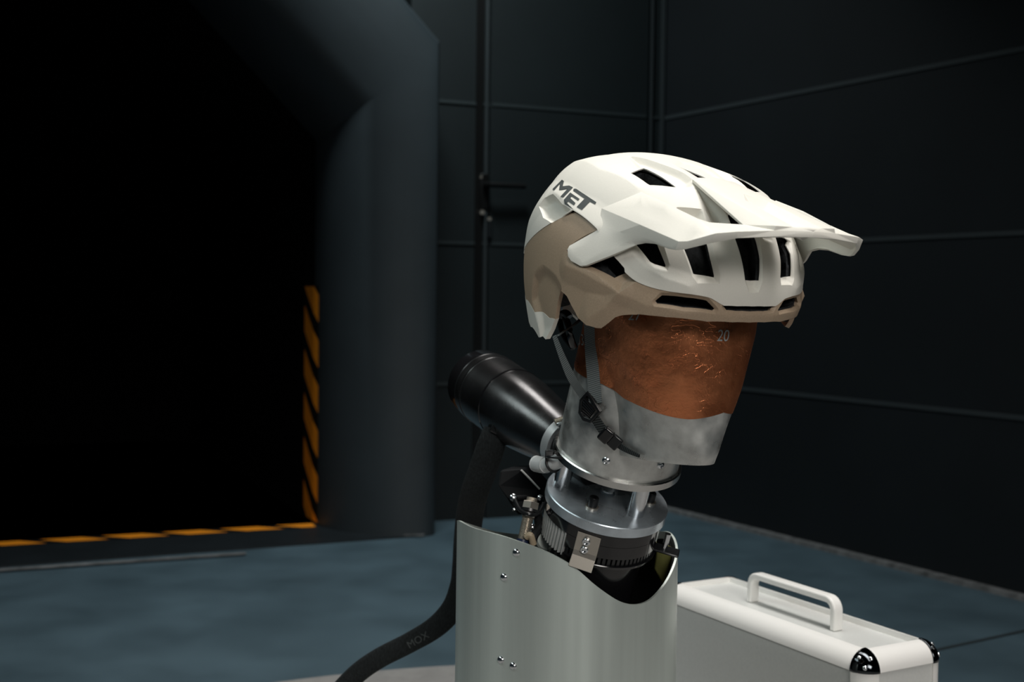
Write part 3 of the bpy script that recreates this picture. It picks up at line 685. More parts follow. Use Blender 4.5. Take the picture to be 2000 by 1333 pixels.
class Feat:
    def __init__(s): s.rec = []; s.rid = []
    def recess(s, poly, depth, width): s.rec.append((poly, depth, width))
    def ridge(s, line, h, w): s.rid.append((line, h, w))
    def __call__(s, XY):
        o = np.zeros(len(XY))
        dd = np.zeros(len(XY))
        for poly, dep_, wd in s.rec:
            ins = inpoly(XY, poly); e = segdist(XY, poly)*RS
            # a midline edge is no wall
            o_ = dep_*np.where(ins, sm(-.25, 1.0, e/wd)-sm(-.25, 1.0, 0.0), 0); dd = np.maximum(dd, o_) if dep_ > 0 else np.minimum(dd, o_)
        o -= dd
        for line, h, w in s.rid:
            e = segdist(XY, line, False)*RS; o += h*np.clip(1-e/w, 0, 1)
        return o
def subdiv(poly, h):
    out = []; n = len(poly)
    for i in range(n):
        a = np.array(poly[i]); b = np.array(poly[(i+1) % n]); k = max(1, int(math.ceil(np.hypot(*(b-a))/h)))
        out += [tuple(a+(b-a)*j/k) for j in range(k)]
    return out
def panel_mesh(outline, holes, feat, h, thick, off=0.0, base_in=0.0, extra=None, lines=True, near_holes=()):
    """outline/holes in the unrolled (X, Y>=0) shell domain; mirrored about the mid plane; returns MB"""
    snap = lambda p: (p[0], 0.0 if p[1] < 2e-3 else p[1])
    outl = subdiv([snap(p) for p in outline], h); hol = [subdiv([snap(p) for p in q], h) for q in holes]; nho = [subdiv(q, h) for q in near_holes]
    V = []; E = []; fl = []
    for loop in [outl]+hol+nho:
        n0 = len(V); V += loop; E += [(n0+i, n0+(i+1) % len(loop)) for i in range(len(loop))]
    if feat and lines:
        A_ = np.array(outl)
        for poly, cl in [(p[0], True) for p in feat.rec]+[(p[0], False) for p in feat.rid]:
            q = subdiv(poly, h) if cl else subdiv(poly, h)[:-1]
            if not cl:
                q = []
                for a, b in zip(poly[:-1], poly[1:]):
                    k = max(1, int(math.ceil(math.hypot(b[0]-a[0], b[1]-a[1])/h))); q += [(a[0]+(b[0]-a[0])*t/k, a[1]+(b[1]-a[1])*t/k) for t in range(k)]
                q.append(tuple(poly[-1]))
            n0 = len(V); V += q; fl.append((q, cl)); m_ = len(q)
            E += [(n0+i, n0+(i+1) % m_) for i in range(m_ if cl else m_-1)]
    A = np.array(outl); x0, y0 = A.min(0); x1, y1 = A.max(0)
    gx = np.arange(x0, x1, h); gy = np.arange(y0, y1, h*.866)
    g = np.array([(x+(h/2 if j % 2 else 0), y) for j, y in enumerate(gy) for x in gx])
    if extra: 
        ex = np.array([p for l in extra for p in subdiv(l, h)]); g = np.concatenate([g, ex])
    ok = inpoly(g, outl)
    for q in hol: ok &= ~inpoly(g, q)
    dm = segdist(g, outl)
    for q in hol: dm = np.minimum(dm, segdist(g, q))
    for q, cl in fl: dm = np.minimum(dm, segdist(g, q, cl)*1.2)
    g = g[ok & (dm > h*.45)]
    pts = [Vector(p) for p in V]+[Vector(p) for p in g]
    r = delaunay_2d_cdt(pts, E, [], 0, 1e-6)
    vv = np.array([tuple(p) for p in r[0]]); ff = np.array([list(f) for f in r[2]])
    c = vv[ff].mean(1); ok = inpoly(c, outl)
    for q in hol: ok &= ~inpoly(c, q)
    ff = ff[ok]; used = np.unique(ff); mp = -np.ones(len(vv), int); mp[used] = np.arange(len(used)); vv = vv[used]; ff = mp[ff]
    P = surf(vv, 0.0); dsp = off-base_in+(feat(vv) if feat else 0)
    P = P+P/np.linalg.norm(P, axis=1)[:, None]*np.asarray(dsp).reshape(-1, 1)
    mid = np.abs(vv[:, 1]) < 1e-5; P[mid, 1] = 0
    n = len(P); mir = np.where(mid, np.arange(n), 0); idx = np.where(~mid)[0]; mir[idx] = n+np.arange(len(idx))
    P2 = P[idx]*np.array([1, -1, 1]); P = np.concatenate([P, P2]); fmir = mir[ff][:, ::-1]
    for q in nho: ff = ff[~inpoly(vv[ff].mean(1), q)]
    ff = np.concatenate([ff, fmir])
    # vertex normals
    fn = np.cross(P[ff[:, 1]]-P[ff[:, 0]], P[ff[:, 2]]-P[ff[:, 0]]); vn = np.zeros_like(P)
    for k in range(3): np.add.at(vn, ff[:, k], fn)
    vn /= np.linalg.norm(vn, axis=1)[:, None]+1e-12
    s = np.sign((vn*P).sum(1).mean()); vn *= s
    if s < 0: ff = ff[:, ::-1]
    rad = P/np.linalg.norm(P, axis=1)[:, None]; dirn = vn*.5+rad*.5; dirn /= np.linalg.norm(dirn, axis=1)[:, None]
    Q = P-dirn*thick; N = len(P)
    cnt = {}
    for f in ff:
        for a, b in ((f[0], f[1]), (f[1], f[2]), (f[2], f[0])): cnt[(a, b)] = 1
    bd = [(a, b) for (a, b) in cnt if (b, a) not in cnt]
    faces = [tuple(f) for f in ff]+[tuple(f[::-1]+N) for f in ff]+[(b, a, a+N, b+N) for a, b in bd]
    return MB().add(K(np.concatenate([P, Q])), faces)
pD = lambda *pp: [D(*p) for p in pp]
# --- seam between the white shell and the tan shell
def sD(n, *pp): return [D(p[0], p[1]) for p in spline([(a, b, 0) for a, b in pp], n)]
front_seam = sD(30, (1220.6, 532), (1241, 549), (1270, 561), (1306, 569.5), (1350, 575), (1383, 581), (1395, 586.5), (1406, 593.5))
cv_top = pD((1414, 597.5), (1440, 598.5)); cv_mid = (D(1466, 599)[0], 0.0)
rear_seam = pD((1168, 448.5))+sD(30, (1122, 413), (1099, 423.5), (1078, 434.5), (1060, 446), (1044, 459), (1030, 475), (1019, 495))
rear_hidden = [DL(-.118, .060, -.028), DL(-.134, .028, -.034)]; rear_mid = (DL(-.1396, 1e-4, -.036)[0], 0.0)
vent_e = pD((1219.5, 524), (1197, 499), (1184, 486))
upper_out = [cv_mid]+cv_top[::-1]+front_seam[::-1]+vent_e+rear_seam+rear_hidden+[rear_mid]
vent1 = pD((1233.6, 343.5), (1257, 330), (1272, 335), (1287, 343.5), (1304, 354.5), (1320, 366), (1269.5, 366), (1264, 363))
vent2 = [DL(.0030, .0112, .0935), DL(.0254, .0085, .0925), DL(.0256, .0006, .0928), DL(.0150, .0058, .0934)]
venta = pD((1240, 474), (1245, 481), (1269, 511), (1278, 516), (1299, 522), (1300, 518), (1287, 485.6), (1282, 473))
ventb = pD((1329, 462), (1338, 489), (1355, 535), (1359, 536), (1398, 542.6), (1398.6, 539), (1390, 504), (1376, 452))
ventc_l = pD((1424, 419), (1431, 438), (1439.5, 467.5), (1450, 505), (1458.5, 548))
cbot = (D(1470, 549)[0], -.03); ctop = (D(1453, 410)[0], -.03)
ventc = ventc_l+[cbot, ctop]
FT = Feat()
ch1 = pD((1226, 305), (1247, 331), (1257, 329), (1290, 345), (1322, 366), (1352, 366), (1354, 352), (1335, 338), (1290, 320), (1255, 309))
FT.recess(ch1, .0055, .006)
FT.recess([DL(-.016, 1e-4, .0935), DL(-.004, .0135, .093), DL(.026, .0135, .092), DL(.060, .015, .082), (DL(.06, 1e-4, .084)[0], -.1), (DL(-.016, 1e-4, .0935)[0], -.1)], .0012, .005)
FT.recess(pD((1322, 405), (1371, 409), (1379, 440), (1336, 448), (1310, 425)), .007, .005)
FT.recess(pD((1355, 362), (1378, 412), (1400, 470), (1425, 470), (1425, 430), (1395, 390)), .006, .007)
FT.recess(pD((1234, 462), (1242, 482), (1264, 514), (1280, 525), (1304, 530), (1308, 518), (1292, 468)), .0040, .005)
FT.recess(pD((1318, 462), (1334, 489), (1352, 540), (1362, 554), (1405, 555), (1407, 538), (1398, 505), (1384, 455)), .0050, .005)
FT.recess(pD((1418, 415), (1435, 467), (1455, 549), (1462, 571), (1480, 573))+[(D(1480, 573)[0], -.1), (D(1440, 405)[0], -.1)], .0050, .005)
FT.recess(pD((1084, 382), (1101, 401), (1119, 412.5), (1098, 425), (1077, 436), (1061, 426), (1054, 404), (1066, 388)), .0065, .004)
FT.ridge(pD((1122, 321), (1175, 338), (1217, 352), (1246, 373)), .0036, .027)
FT.ridge(pD((1087, 379), (1121, 410), (1166, 446)), .0022, .014)
FT.ridge(pD((1036, 431), (1066, 386), (1106, 337)), .0012, .020)
FT.ridge(pD((1238, 500), (1262, 524), (1300, 545), (1345, 560)), .0014, .010)
HS = .0135
upper = panel_mesh(upper_out, [vent1, venta, ventb, ventc], FT, HS, .0009, 0.0, near_holes=[vent2])
upper_o = upper.build('upper_shell', M['white'], helmet, smooth=38, recalc=False, label='off-white vented upper shell')
# --- tan lower shell
rim = pD((1430, 630), (1381, 629), (1350, 624.5), (1300, 620), (1270, 617), (1241, 615.5), (1212, 617), (1202, 620), (1190, 630), (1182, 636), (1175, 641), (1166, 640), (1148, 634), (1128, 622), (1115, 597), (1106, 579), (1092, 567), (1089, 565), (1086, 568), (1079, 595), (1074, 629))
tail_seam = pD((1062, 627), (1043, 614), (1024, 595.5)); tail_hidden = [DL(-.088, .072, -.050), DL(-.112, .044, -.054)]; tail_mid = (DL(-.124, 1e-4, -.056)[0], 0.0)
brow_mid = (D(1466, 630.5)[0], 0.0); cv_low = pD((1440, 609), (1420.5, 607)); cv_low_mid = (D(1466, 610)[0], 0.0)
tan_out = [brow_mid]+rim+tail_seam+tail_hidden+[tail_mid, rear_mid]+rear_hidden[::-1]+rear_seam[::-1]+pD((1112, 480), (1106, 490), (1115, 508), (1140, 516), (1167, 528), (1196, 543.5))+front_seam+cv_top[:1]+cv_low[::-1]+[cv_low_mid]
brow_vent = pD((1279.5, 589), (1293, 578.5), (1340, 582.5), (1381.5, 588.5), (1397.5, 605), (1393, 608), (1335, 602), (1283, 594))
FN = Feat()
FN.recess(pD((1059, 517), (1041, 536), (1037, 593), (1050, 640), (1056, 676), (1085, 676), (1096, 563), (1094, 556), (1086, 541)), .0048, .007)
FN.recess(pD((1135, 521), (1211, 572), (1254, 545), (1240, 505), (1190, 510), (1150, 500)), .0065, .007)
FN.recess(pD((1272, 590), (1290, 572), (1384, 582), (1405, 606), (1396, 614), (1335, 608), (1278, 599)), .0030, .0035)
FN.recess(pD((1407, 596), (1416, 611), (1440, 614), (1470, 615))+[(D(1470, 615)[0], -.1), (D(1466, 596)[0], -.1)], .003, .0035)
FN.ridge(pD((1110, 520), (1165, 547), (1209, 572), (1186, 600), (1150, 622)), .0030, .016)
FN.ridge(pD((1209, 572), (1260, 596), (1330, 612), (1420, 618), (1466, 619)), .0012, .010)
tan = panel_mesh(tan_out, [brow_vent], FN, HS, .0035, -.0006)
tan_o = tan.build('lower_shell', M['tan'], helmet, smooth=38, recalc=False, label='tan lower shell with brow vents')
# --- white tail piece
tail_low = pD((1065, 661), (1064, 668), (1052, 667), (1038, 651)); tail_low_h = [DL(-.075, .066, -.088), DL(-.095, .035, -.092)]; tail_low_m = (DL(-.102, 1e-4, -.093)[0], 0.0)
tail_out = [rim[-1]]+tail_low+tail_low_h+[tail_low_m, tail_mid]+tail_hidden[::-1]+tail_seam[::-1]
FTL = Feat(); FTL.rec = FN.rec[:1]
panel_mesh(tail_out, [], FTL, HS, .004, -.0004).build('tail_piece', M['white'], helmet, smooth=38, recalc=False, label='off-white rear tip')
# --- foam liner right under the shells, same vents
lin_rim = pD((1430, 624), (1350, 619), (1270, 612), (1212, 611), (1176, 632), (1150, 627), (1134, 617), (1122, 590), (1112, 572), (1094, 556))
lin_hid = pD((1080, 562), (1066, 610))+[DL(-.07, .08, -.055), DL(-.105, .044, -.06)]
lin_out = [(D(1466, 624)[0], 0.0)]+lin_rim+lin_hid+[(DL(-.118, 1e-4, -.062)[0], 0.0), (D(1466, 603)[0], 0.0)]
lin_out = [(D(1466, 624)[0], 0.0)]+lin_rim+lin_hid+[(DL(-.118, 1e-4, -.062)[0], 0.0)]
FL = Feat(); FL.rec = FT.rec+FN.rec; FL.rid = FT.rid+FN.rid
vent_side = pD((1164, 512), (1186, 497), (1219, 522), (1219, 530), (1196, 541))
liner = panel_mesh(lin_out, [vent1, venta, ventb, ventc, vent_side, brow_vent], FL, .028, .013, -.0042, lines=False)
liner.build('foam_liner', M['eps'], helmet, smooth=45, recalc=False, label='black foam liner')
# inner padding, widened into a dark sheet that stands in for shade behind vents
pad = panel_mesh([(1.50, 0.0), (1.40, .56), (1.10, 1.05), (.70, 1.34), (.2, 1.48), (-.4, 1.5), (-1.0, 1.25), (-1.5, .5), (-1.56, 0.0)], [], None, .05, .004, -.0178)
pad.build('inner_padding', M['eps'], helmet, smooth=45, recalc=False)

# --- visor: facets from feature points, near half mirrored
def SC(px, py, off): return cast(px, py, off)
vp = {
 'J0': SC(1168, 448.5, .0012), 'J2': SC(1175, 407, .0012), 'T0': atv(1252, 375, .0655),
 'B0': SC(1112, 480, .003), 'B1': SC(1108, 487, .004), 'B2': SC(1109, 501, .004), 'B3': SC(1115, 510, .004), 'B4': SC(1133, 520, .004), 'B5': SC(1144, 519, .004),
 
 'E1': SC(1198, 497.6, .006), 'E2': atv(1243, 478.7, .0845), 'E3': atv(1261, 475.5, .083), 'E4': atv(1279, 477, .0825), 'E5': atv(1306, 486.5, .0822),
 'L0': atv(1319, 489, .082), 'L1': atv(1338, 487.5, .079), 'L2': atv(1383, 476.5, .070), 'L3': atv(1440, 465.8, .055), 'L4': atv(1514, 462.5, .028), 'L5': atv(1588, 464.5, 0),
 'K1': atv(1250, 439, .0855), 'K0': atv(1325, 472, .082), 'C1': atv(1343, 471.5, .0785), 'C2': atv(1398, 456, .068), 'C3': atv(1440, 452.5, .056), 'C4': atv(1512, 450.3, .028), 'C5': atv(1589, 452.5, 0),
 'T1': atv(1300, 396.5, .0655), 'T2': atv(1363, 427, .062), 'T3': atv(1386, 434.5, .058), 'T4': atv(1451, 438.7, .0375),
 'P0': atv(1352, 350, .0204), 'FT': atv(1515, 441, .027), 'RF': atv(1550, 443.5, .0127),
 'R1': np.array([0, 0, 0.]), }
def at3(u, v, w):   # unpitched helmet offsets -> K
    return toK(CK+FV*u+LV*v+ZU*w)
vp['R1'] = at3(.116, .0110, .0335); vp['RA'] = at3(.100, 0, .0405); vp['PM'] = at3(.0627, 0, .0555); vp['RF0'] = at3(.171, 0, .0117)
vp['VB'] = at3(.166, 0, .0045); vp['VA'] = at3(.118, 0, .0215); vp['FB'] = at3(.10, .0165, .0393)
for k_ in ('L5', 'C5'): vp[k_][1] = 0
patches = [('J0', 'B0', 'B1', 'B2', 'B3', 'B4', 'B5', 'E1', 'E2', 'E3', 'E4', 'E5', 'L0', 'K0', 'K1', 'J2'), ('J2', 'K1', 'K0', 'C1', 'C2', 'T2', 'T1', 'T0')]
vf = [('T2', 'C2', 'C3', 'T3'), ('T3', 'C3', 'C4', 'FT', 'T4'), ('FT', 'C4', 'C5', 'RF0', 'RF'),
 ('K0', 'L0', 'L1', 'C1'), ('C1', 'L1', 'L2', 'C2'), ('C2', 'L2', 'L3', 'C3'), ('C3', 'L3', 'L4', 'C4'), ('C4', 'L4', 'L5', 'C5'),
 ('P0', 'T4', 'FT'), ('P0', 'FT', 'RF', 'R1', 'FB'), ('P0', 'FB', 'R1', 'RA', 'PM'), ('R1', 'RF', 'VB', 'VA'), ('R1', 'VA', 'RA'), ('RF', 'RF0', 'VB')]
names = list(vp); idx = {n_: i for i, n_ in enumerate(names)}
me = bpy.data.meshes.new('visor'); bm = bmesh.new()
base = wloc(helmet)
vl = [bm.verts.new(Vector(K(vp[n_]))-base) for n_ in names]
vr = [vl[i] if abs(vp[n_][1]) < 1e-6 else bm.verts.new(Vector(K(vp[n_]*np.array([1, -1, 1])))-base) for i, n_ in enumerate(names)]
for f in vf:
    a = [vl[idx[n_]] for n_ in f]; bm.faces.new(a)
    b = [vr[idx[n_]] for n_ in f][::-1]; bm.faces.new(b)
def to_px(p):
    d = K(p)-CAM; fw = d[1]*math.cos(PIT)-d[2]*math.sin(PIT); up = d[1]*math.sin(PIT)+d[2]*math.cos(PIT); xr, yr = d[0]/fw, up/fw
    return (1000+FPX*(xr*math.cos(ROL)+yr*math.sin(ROL)), 666.5-FPX*(-xr*math.sin(ROL)+yr*math.cos(ROL)))
for pt in patches:
    B = np.array([vp[n_] for n_ in pt]); q = [to_px(p) for p in B]; nb = len(q); A = np.array(q)
    g = np.array([(x, y) for x in np.arange(A[:, 0].min(), A[:, 0].max(), 9.0) for y in np.arange(A[:, 1].min(), A[:, 1].max(), 9.0)])
    g = g[inpoly(g, q) & (segdist(g, q) > 4.5)]
    r = delaunay_2d_cdt([Vector(p) for p in q]+[Vector(p) for p in g], [(i, (i+1) % nb) for i in range(nb)], [], 0, 1e-6)
    vv = np.array([tuple(p) for p in r[0]]); ff = [list(f) for f in r[2]]; ff = [f for f in ff if inpoly(vv[f].mean(0)[None], q)[0]]
    X = np.zeros((len(vv), 3)); X[:nb] = B; X[nb:] = B.mean(0); nbr = [set() for _ in vv]
    for f in ff:
        for a in f: nbr[a] |= set(f)-{a}
    wt = [np.array([1/(np.hypot(*(vv[i]-vv[j_]))+1e-6) for j_ in sorted(n_)]) for i, n_ in enumerate(nbr)]; nl_ = [sorted(n_) for n_ in nbr]
    for _ in range(400):
        for i in range(nb, len(vv)):
            if nl_[i]: X[i] = (X[nl_[i]]*wt[i][:, None]).sum(0)/wt[i].sum()
    il = [vl[idx[n_]] for n_ in pt]+[bm.verts.new(Vector(K(x))-base) for x in X[nb:]]
    ir = [vr[idx[n_]] for n_ in pt]+[bm.verts.new(Vector(K(x*np.array([1, -1, 1])))-base) for x in X[nb:]]
    for f in ff: bm.faces.new([il[a] for a in f]); bm.faces.new([ir[a] for a in f[::-1]])
bmesh.ops.recalc_face_normals(bm, faces=bm.faces); bm.normal_update()
upn = sum(f.normal.z*f.calc_area() for f in bm.faces)
if upn < 0: bmesh.ops.reverse_faces(bm, faces=bm.faces)
bmesh.ops.triangulate(bm, faces=bm.faces, quad_method='BEAUTY', ngon_method='BEAUTY')
bmesh.ops.dissolve_limit(bm, angle_limit=R(.5), verts=[], edges=bm.edges)
bm.to_mesh(me); bm.free(); me.materials.append(M['white'])
visor = bpy.data.objects.new('visor', me); link(visor, helmet); visor['label'] = 'off-white peaked visor'
so = visor.modifiers.new('solid', 'SOLIDIFY'); so.thickness = .0024; so.offset = -1
bv = visor.modifiers.new('bevel', 'BEVEL'); bv.width = .0009; bv.segments = 3; bv.limit_method = 'ANGLE'; bv.angle_limit = R(12)
for p in me.polygons: p.use_smooth = True
me.set_sharp_from_angle(angle=R(40))
# --- logo lettering, laid on the shell
bvh_u = BVHTree.FromPolygons([tuple(v) for v in upper.v], upper.f)
let = {'M': [(454, 572), (560, 466), (582, 482), (568, 540), (640, 532), (683, 552), (574, 665), (543, 655), (622, 568), (562, 580), (528, 582), (538, 512), (470, 586)],
 'E': [(650, 610), (757, 682), (742, 700), (668, 652), (655, 668), (700, 722), (712, 730), (690, 752), (628, 708), (615, 722), (676, 788), (590, 742), (583, 690)],
 'T': [(690, 568), (718, 568), (944, 718), (930, 742), (872, 712), (782, 804), (724, 770), (812, 678), (686, 590)]}
let['E'] = [(652, 610), (757, 682), (741, 701), (672, 655), (657, 671), (713, 730), (692, 752), (632, 712), (622, 724), (690, 800), (668, 778), (592, 735), (582, 690)]
let['E'] = [(652, 610), (757, 682), (741, 701), (668, 652), (652, 672), (712, 728), (694, 752), (630, 708), (616, 726), (688, 800), (592, 738), (582, 690)]
for ch, pts in let.items():
    px = [(1000+x/5.714, 270+y/5.714) for x, y in pts]; q = subdiv(px, 1.6); n = len(q)
    A = np.array(q); gx = np.arange(A[:, 0].min(), A[:, 0].max(), 1.6); gy = np.arange(A[:, 1].min(), A[:, 1].max(), 1.6)
    g = np.array([(x, y) for x in gx for y in gy]); g = g[inpoly(g, q) & (segdist(g, q) > .7)]
    r = delaunay_2d_cdt([Vector(p) for p in q]+[Vector(p) for p in g], [(i, (i+1) % n) for i in range(n)], [], 0, 1e-6)
    vv = np.array([tuple(p) for p in r[0]]); ff = [list(f) for f in r[2]]; cc = np.array([vv[f].mean(0) for f in ff]); ok = inpoly(cc, q)
    P3 = []
    for X, Y in vv:
        d = Vector(ray(X, Y)).normalized(); h, nn, i_, dd_ = bvh_u.ray_cast(Vector((0, 0, CH)), d)
        if h is None: h = Vector(K(cast(X, Y, .0005))); nn = (Vector(CAM)-h).normalized()
        if nn.dot(d) > 0: nn = -nn
        P3.append(np.array(h+nn*.00035))
    MB().add(P3, [tuple(f) for f, o_ in zip(ff, ok) if o_]).build('logo_letter', M['logo'], upper_o, smooth=0, recalc=False, label='dark grey letter '+ch)
# --- straps
def stripmesh(name, pts, w, m, parent, wdirs, th=.0012):
    """pts: centre points (world), wdirs: width direction per point; uv along length"""
    vs = []; uv = []; L = 0; n = len(pts)
    for i in range(n):
        if i: L += float(np.linalg.norm(pts[i]-pts[i-1]))
        t = pts[min(i+1, n-1)]-pts[max(i-1, 0)]; t /= np.linalg.norm(t); wd = wdirs[i]-t*(wdirs[i]@t); wd /= np.linalg.norm(wd); nn = np.cross(t, wd)
        ww = w[i] if isinstance(w, (list, np.ndarray)) else w
        for a, b in ((-.5, -.5), (.5, -.5), (.5, .5), (-.5, .5)): vs.append(pts[i]+wd*a*ww+nn*b*th); uv.append((a*ww, L))
    fs = [(i*4+j, i*4+(j+1) % 4, i*4+4+(j+1) % 4, i*4+4+j) for i in range(n-1) for j in range(4)]+[(3, 2, 1, 0), tuple((n-1)*4+j for j in range(4))]
    return MB().add(vs, fs).build(name, m, parent, smooth=30, uv=uv)
def surfpath(pxs, off, n):
    P = []; Wd = []
    q = spline([(a, b, 0) for a, b in pxs], n)
    for i, p in enumerate(q):
        h, nn = hit(bvh_h, p[0], p[1], off); P.append(h)
    for i in range(len(P)):
        h, nn = hit(bvh_h, q[i][0], q[i][1], off); t = P[min(i+1, len(P)-1)]-P[max(i-1, 0)]; wd = np.cross(t, nn); Wd.append(wd/np.linalg.norm(wd))
    for _ in range(3):
        P = [P[0]]+[(P[i-1]+P[i]*2+P[i+1])/4 for i in range(1, len(P)-1)]+[P[-1]]; Wd = [Wd[0]]+[(Wd[i-1]+Wd[i]*2+Wd[i+1]) for i in range(1, len(Wd)-1)]+[Wd[-1]]; Wd = [w/np.linalg.norm(w) for w in Wd]
    return P, Wd
P, Wd = surfpath([(1158, 612), (1159, 640), (1160.5, 690), (1164, 740), (1167, 786)], .0028, 30)
viewx = np.array([1, 0, 0.0])
strap_f = stripmesh('front_strap', P, .0108, M['web'], helmet, [w*.4+viewx*np.sign(w[0])*.6 for w in Wd], .0014)
pe = P[-1]
ra = K(cast(1071, 652)+np.array([.0, -.006, -.002])); rb = hit(bvh_h, 1146, 772, .004)[0]
mid1 = ra*.72+rb*.28+np.array([0, -.004, -.004]); mid2 = ra*.35+rb*.65+np.array([-.001, -.006, -.003])
rp = spline([ra, mid1, mid2, rb, hit(bvh_h, 1156, 786, .004)[0]], 32)
stripmesh('rear_strap', rp, [.0034+.0036*min(1, i/14) for i in range(len(rp))], M['web'], helmet, [np.array([.8, -.15+.3*i/32, .45]) for i in range(len(rp))], .0014)
rc_ = [K(cast(1071, 653)+np.array([.001, -.008, -.001])), hit(bvh_h, 1104, 612, .004)[0]]
stripmesh('rear_strap', [rc_[0], (rc_[0]+rc_[1])/2+np.array([.001, 0, -.001]), rc_[1]], .0042, M['web'], helmet, [np.array([.8, -.3, .4])]*3, .0012)
# divider (ladder block) at the jaw
dv0, dn = hit(bvh_h, 1157, 795, .0045)
ax1 = np.array([.80, 0, -.6]); ax1 = ax1-dn*(ax1@dn); ax1 /= np.linalg.norm(ax1); ax2 = np.cross(dn, ax1)
if ax2[2] > 0: ax2 = -ax2
def dpt(a, b, c=0): return dv0+ax1*a+ax2*b+dn*c
frm = [(-.0105, -.0105), (.0105, -.0085), (.0105, .0075), (.004, .0125), (-.0035, .0115), (-.0105, .002)]
inn_ = [(-.0078, -.0072), (.008, -.006), (.008, .005), (.0025, .0088), (-.002, .0082), (-.0078, .001)]
vs = []
for c in (-.0016, .0018):
    vs += [dpt(a, b, c) for a, b in frm]+[dpt(a, b, c) for a, b in inn_]
fs = []
for i in range(6):
    k = (i+1) % 6
    fs += [(12+i, 12+k, 18+k, 18+i), (i, 6+i, 6+k, k), (i, k, 12+k, 12+i), (6+i, 18+i, 18+k, 6+k)]
divd = MB().add(vs, fs).build('strap_divider', M['plastic'], helmet, smooth=20, bevel=.0006)
lv = [dpt(-.0085, -.004, .0026), dpt(.0065, -.005, .0026), dpt(.0065, .0045, .0012), dpt(-.001, .0075, .001)]
for i in range(5):
    f_ = i/4; p0 = lv[0]*(1-f_)+lv[3]*f_; p1 = lv[1]*(1-f_)+lv[2]*f_
    MB().tube([p0, p1], .0011, 10).build('lever_rib', M['webdark' if i % 2 else 'plastic'], divd, smooth=40) if False else None
mb = MB()
for i in range(6):
    f_ = i/5; p0 = lv[0]*(1-f_)+lv[3]*f_; p1 = lv[1]*(1-f_)+lv[2]*f_; mb.tube([p0, p1], .0011, 8)
mb.build('ribbed_lever', M['gloss'], divd, smooth=40)
# chin strap below the divider, buckle
P, Wd = surfpath([(1166, 816), (1176, 832), (1187, 848), (1205, 862), (1230, 878), (1254, 889)], .0030, 26)
nP = len(P)
stripmesh('chin_strap', P[:int(nP*.5)], .0085, M['webdark'], helmet, Wd[:int(nP*.5)], .0014)
stripmesh('chin_strap', P[int(nP*.45):], [.0085-.0062*i/(nP-int(nP*.45)) for i in range(nP-int(nP*.45))], M['webdark'], helmet, Wd[int(nP*.45):], .0012)
b0, bn = hit(bvh_h, 1191, 849, .0055); ta = np.array([.78, 0, -.62]); ta = ta-bn*(ta@bn); ta /= np.linalg.norm(ta); tb = np.cross(bn, ta)
MB().box(b0-ta*.002, (ta, tb, bn), .005, .0068, .0030).build('chin_buckle', M['gloss'], helmet, bevel=.0018, segs=3)
MB().box(b0+ta*.0072-bn*.001, (ta, tb, bn), .0048, .0060, .0020).build('buckle_tongue', M['plastic'], helmet, bevel=.0012)
# retention cradle loops behind the ear
def hp_(px, py, o): return hit(bvh_h, px, py, o)[0]
c1 = spline([K(cast(1094, 574)+np.array([-.004, -.014, 0])), dep(1093, 600, 1.075), dep(1094, 632, 1.07), dep(1103, 660, 1.062), dep(1119, 682, 1.055)], 26)
MB().tube(c1, .0030, 12, flat=.6).build('cradle_arm', M['plastic'], helmet)
c2 = spline([dep(1103, 618, 1.05), dep(1112, 640, 1.045), dep(1115, 660, 1.045), dep(1121, 678, 1.05)], 26)
MB().tube(c2, .0036, 12, flat=.5).build('cradle_arm', M['gloss'], helmet)
MB().tube(spline([dep(1096, 617, 1.052), dep(1104, 612, 1.048), dep(1112, 620, 1.046)], 12), .0055, 14, flat=.6).build('cradle_pivot', M['plastic'], helmet)

# ================================================================== SLEEVE hanging from the cone
slv = root('cable_sleeve', tuple(dep(962, 850, 1.19)), 'flat black fabric cable sleeve hanging from the black cone and trailing left', 'cable sleeve')
sp = spline([dep(968, 838, 1.205), dep(960, 868, 1.205), dep(944, 915, 1.215), dep(926, 965, 1.235), dep(917, 1010, 1.265), dep(912, 1060, 1.285), dep(907, 1110, 1.295), dep(900, 1150, 1.30), dep(884, 1190, 1.305), dep(850, 1226, 1.31), dep(800, 1256, 1.32), dep(740, 1287, 1.33), dep(694, 1320, 1.34), dep(655, 1365, 1.35), dep(615, 1440, 1.38), dep(580, 1600, 1.42), dep(545, 1730, 1.46), dep(480, 1762, 1.50)], 170)
for p_ in sp: p_[2] = max(p_[2], .013)
n = len(sp); sec = [(.0145*math.cos(2*math.pi*i/20), .0042*math.sin(2*math.pi*i/20)) for i in range(20)]
vd = np.array([0, -1, .12]); ups = []
for i in range(n): ups.append(vd)
scl = [.80+.2*min(1, i/12)+(0 if i < 30 else 0)-.12*float(sm(.28, .4, i/n))-.10*float(sm(.45, .6, i/n)) for i in range(n)]
slm = MB().sweep(sp, sec, ups, scl); slo = slm.build('sleeve_body', M['cloth'], slv, smooth=60)
MB().box(sp[0]+np.array([.004, -.003, 0]), ((1, .2, -.5), (0, 1, 0), (.5, 0, 1)), .009, .006, .006).build('sleeve_clip', M['plastic'], slv, bevel=.002)
bvh_s = BVHTree.FromPolygons([tuple(v) for v in slm.v], slm.f)
print_text('MOX', 817, 1250, 14, 1.0, mat('sleeve_print', (.085, .095, .095), .8), slo, 'printed_text', bvh_s, ang=2.62+math.pi, off=.0006)

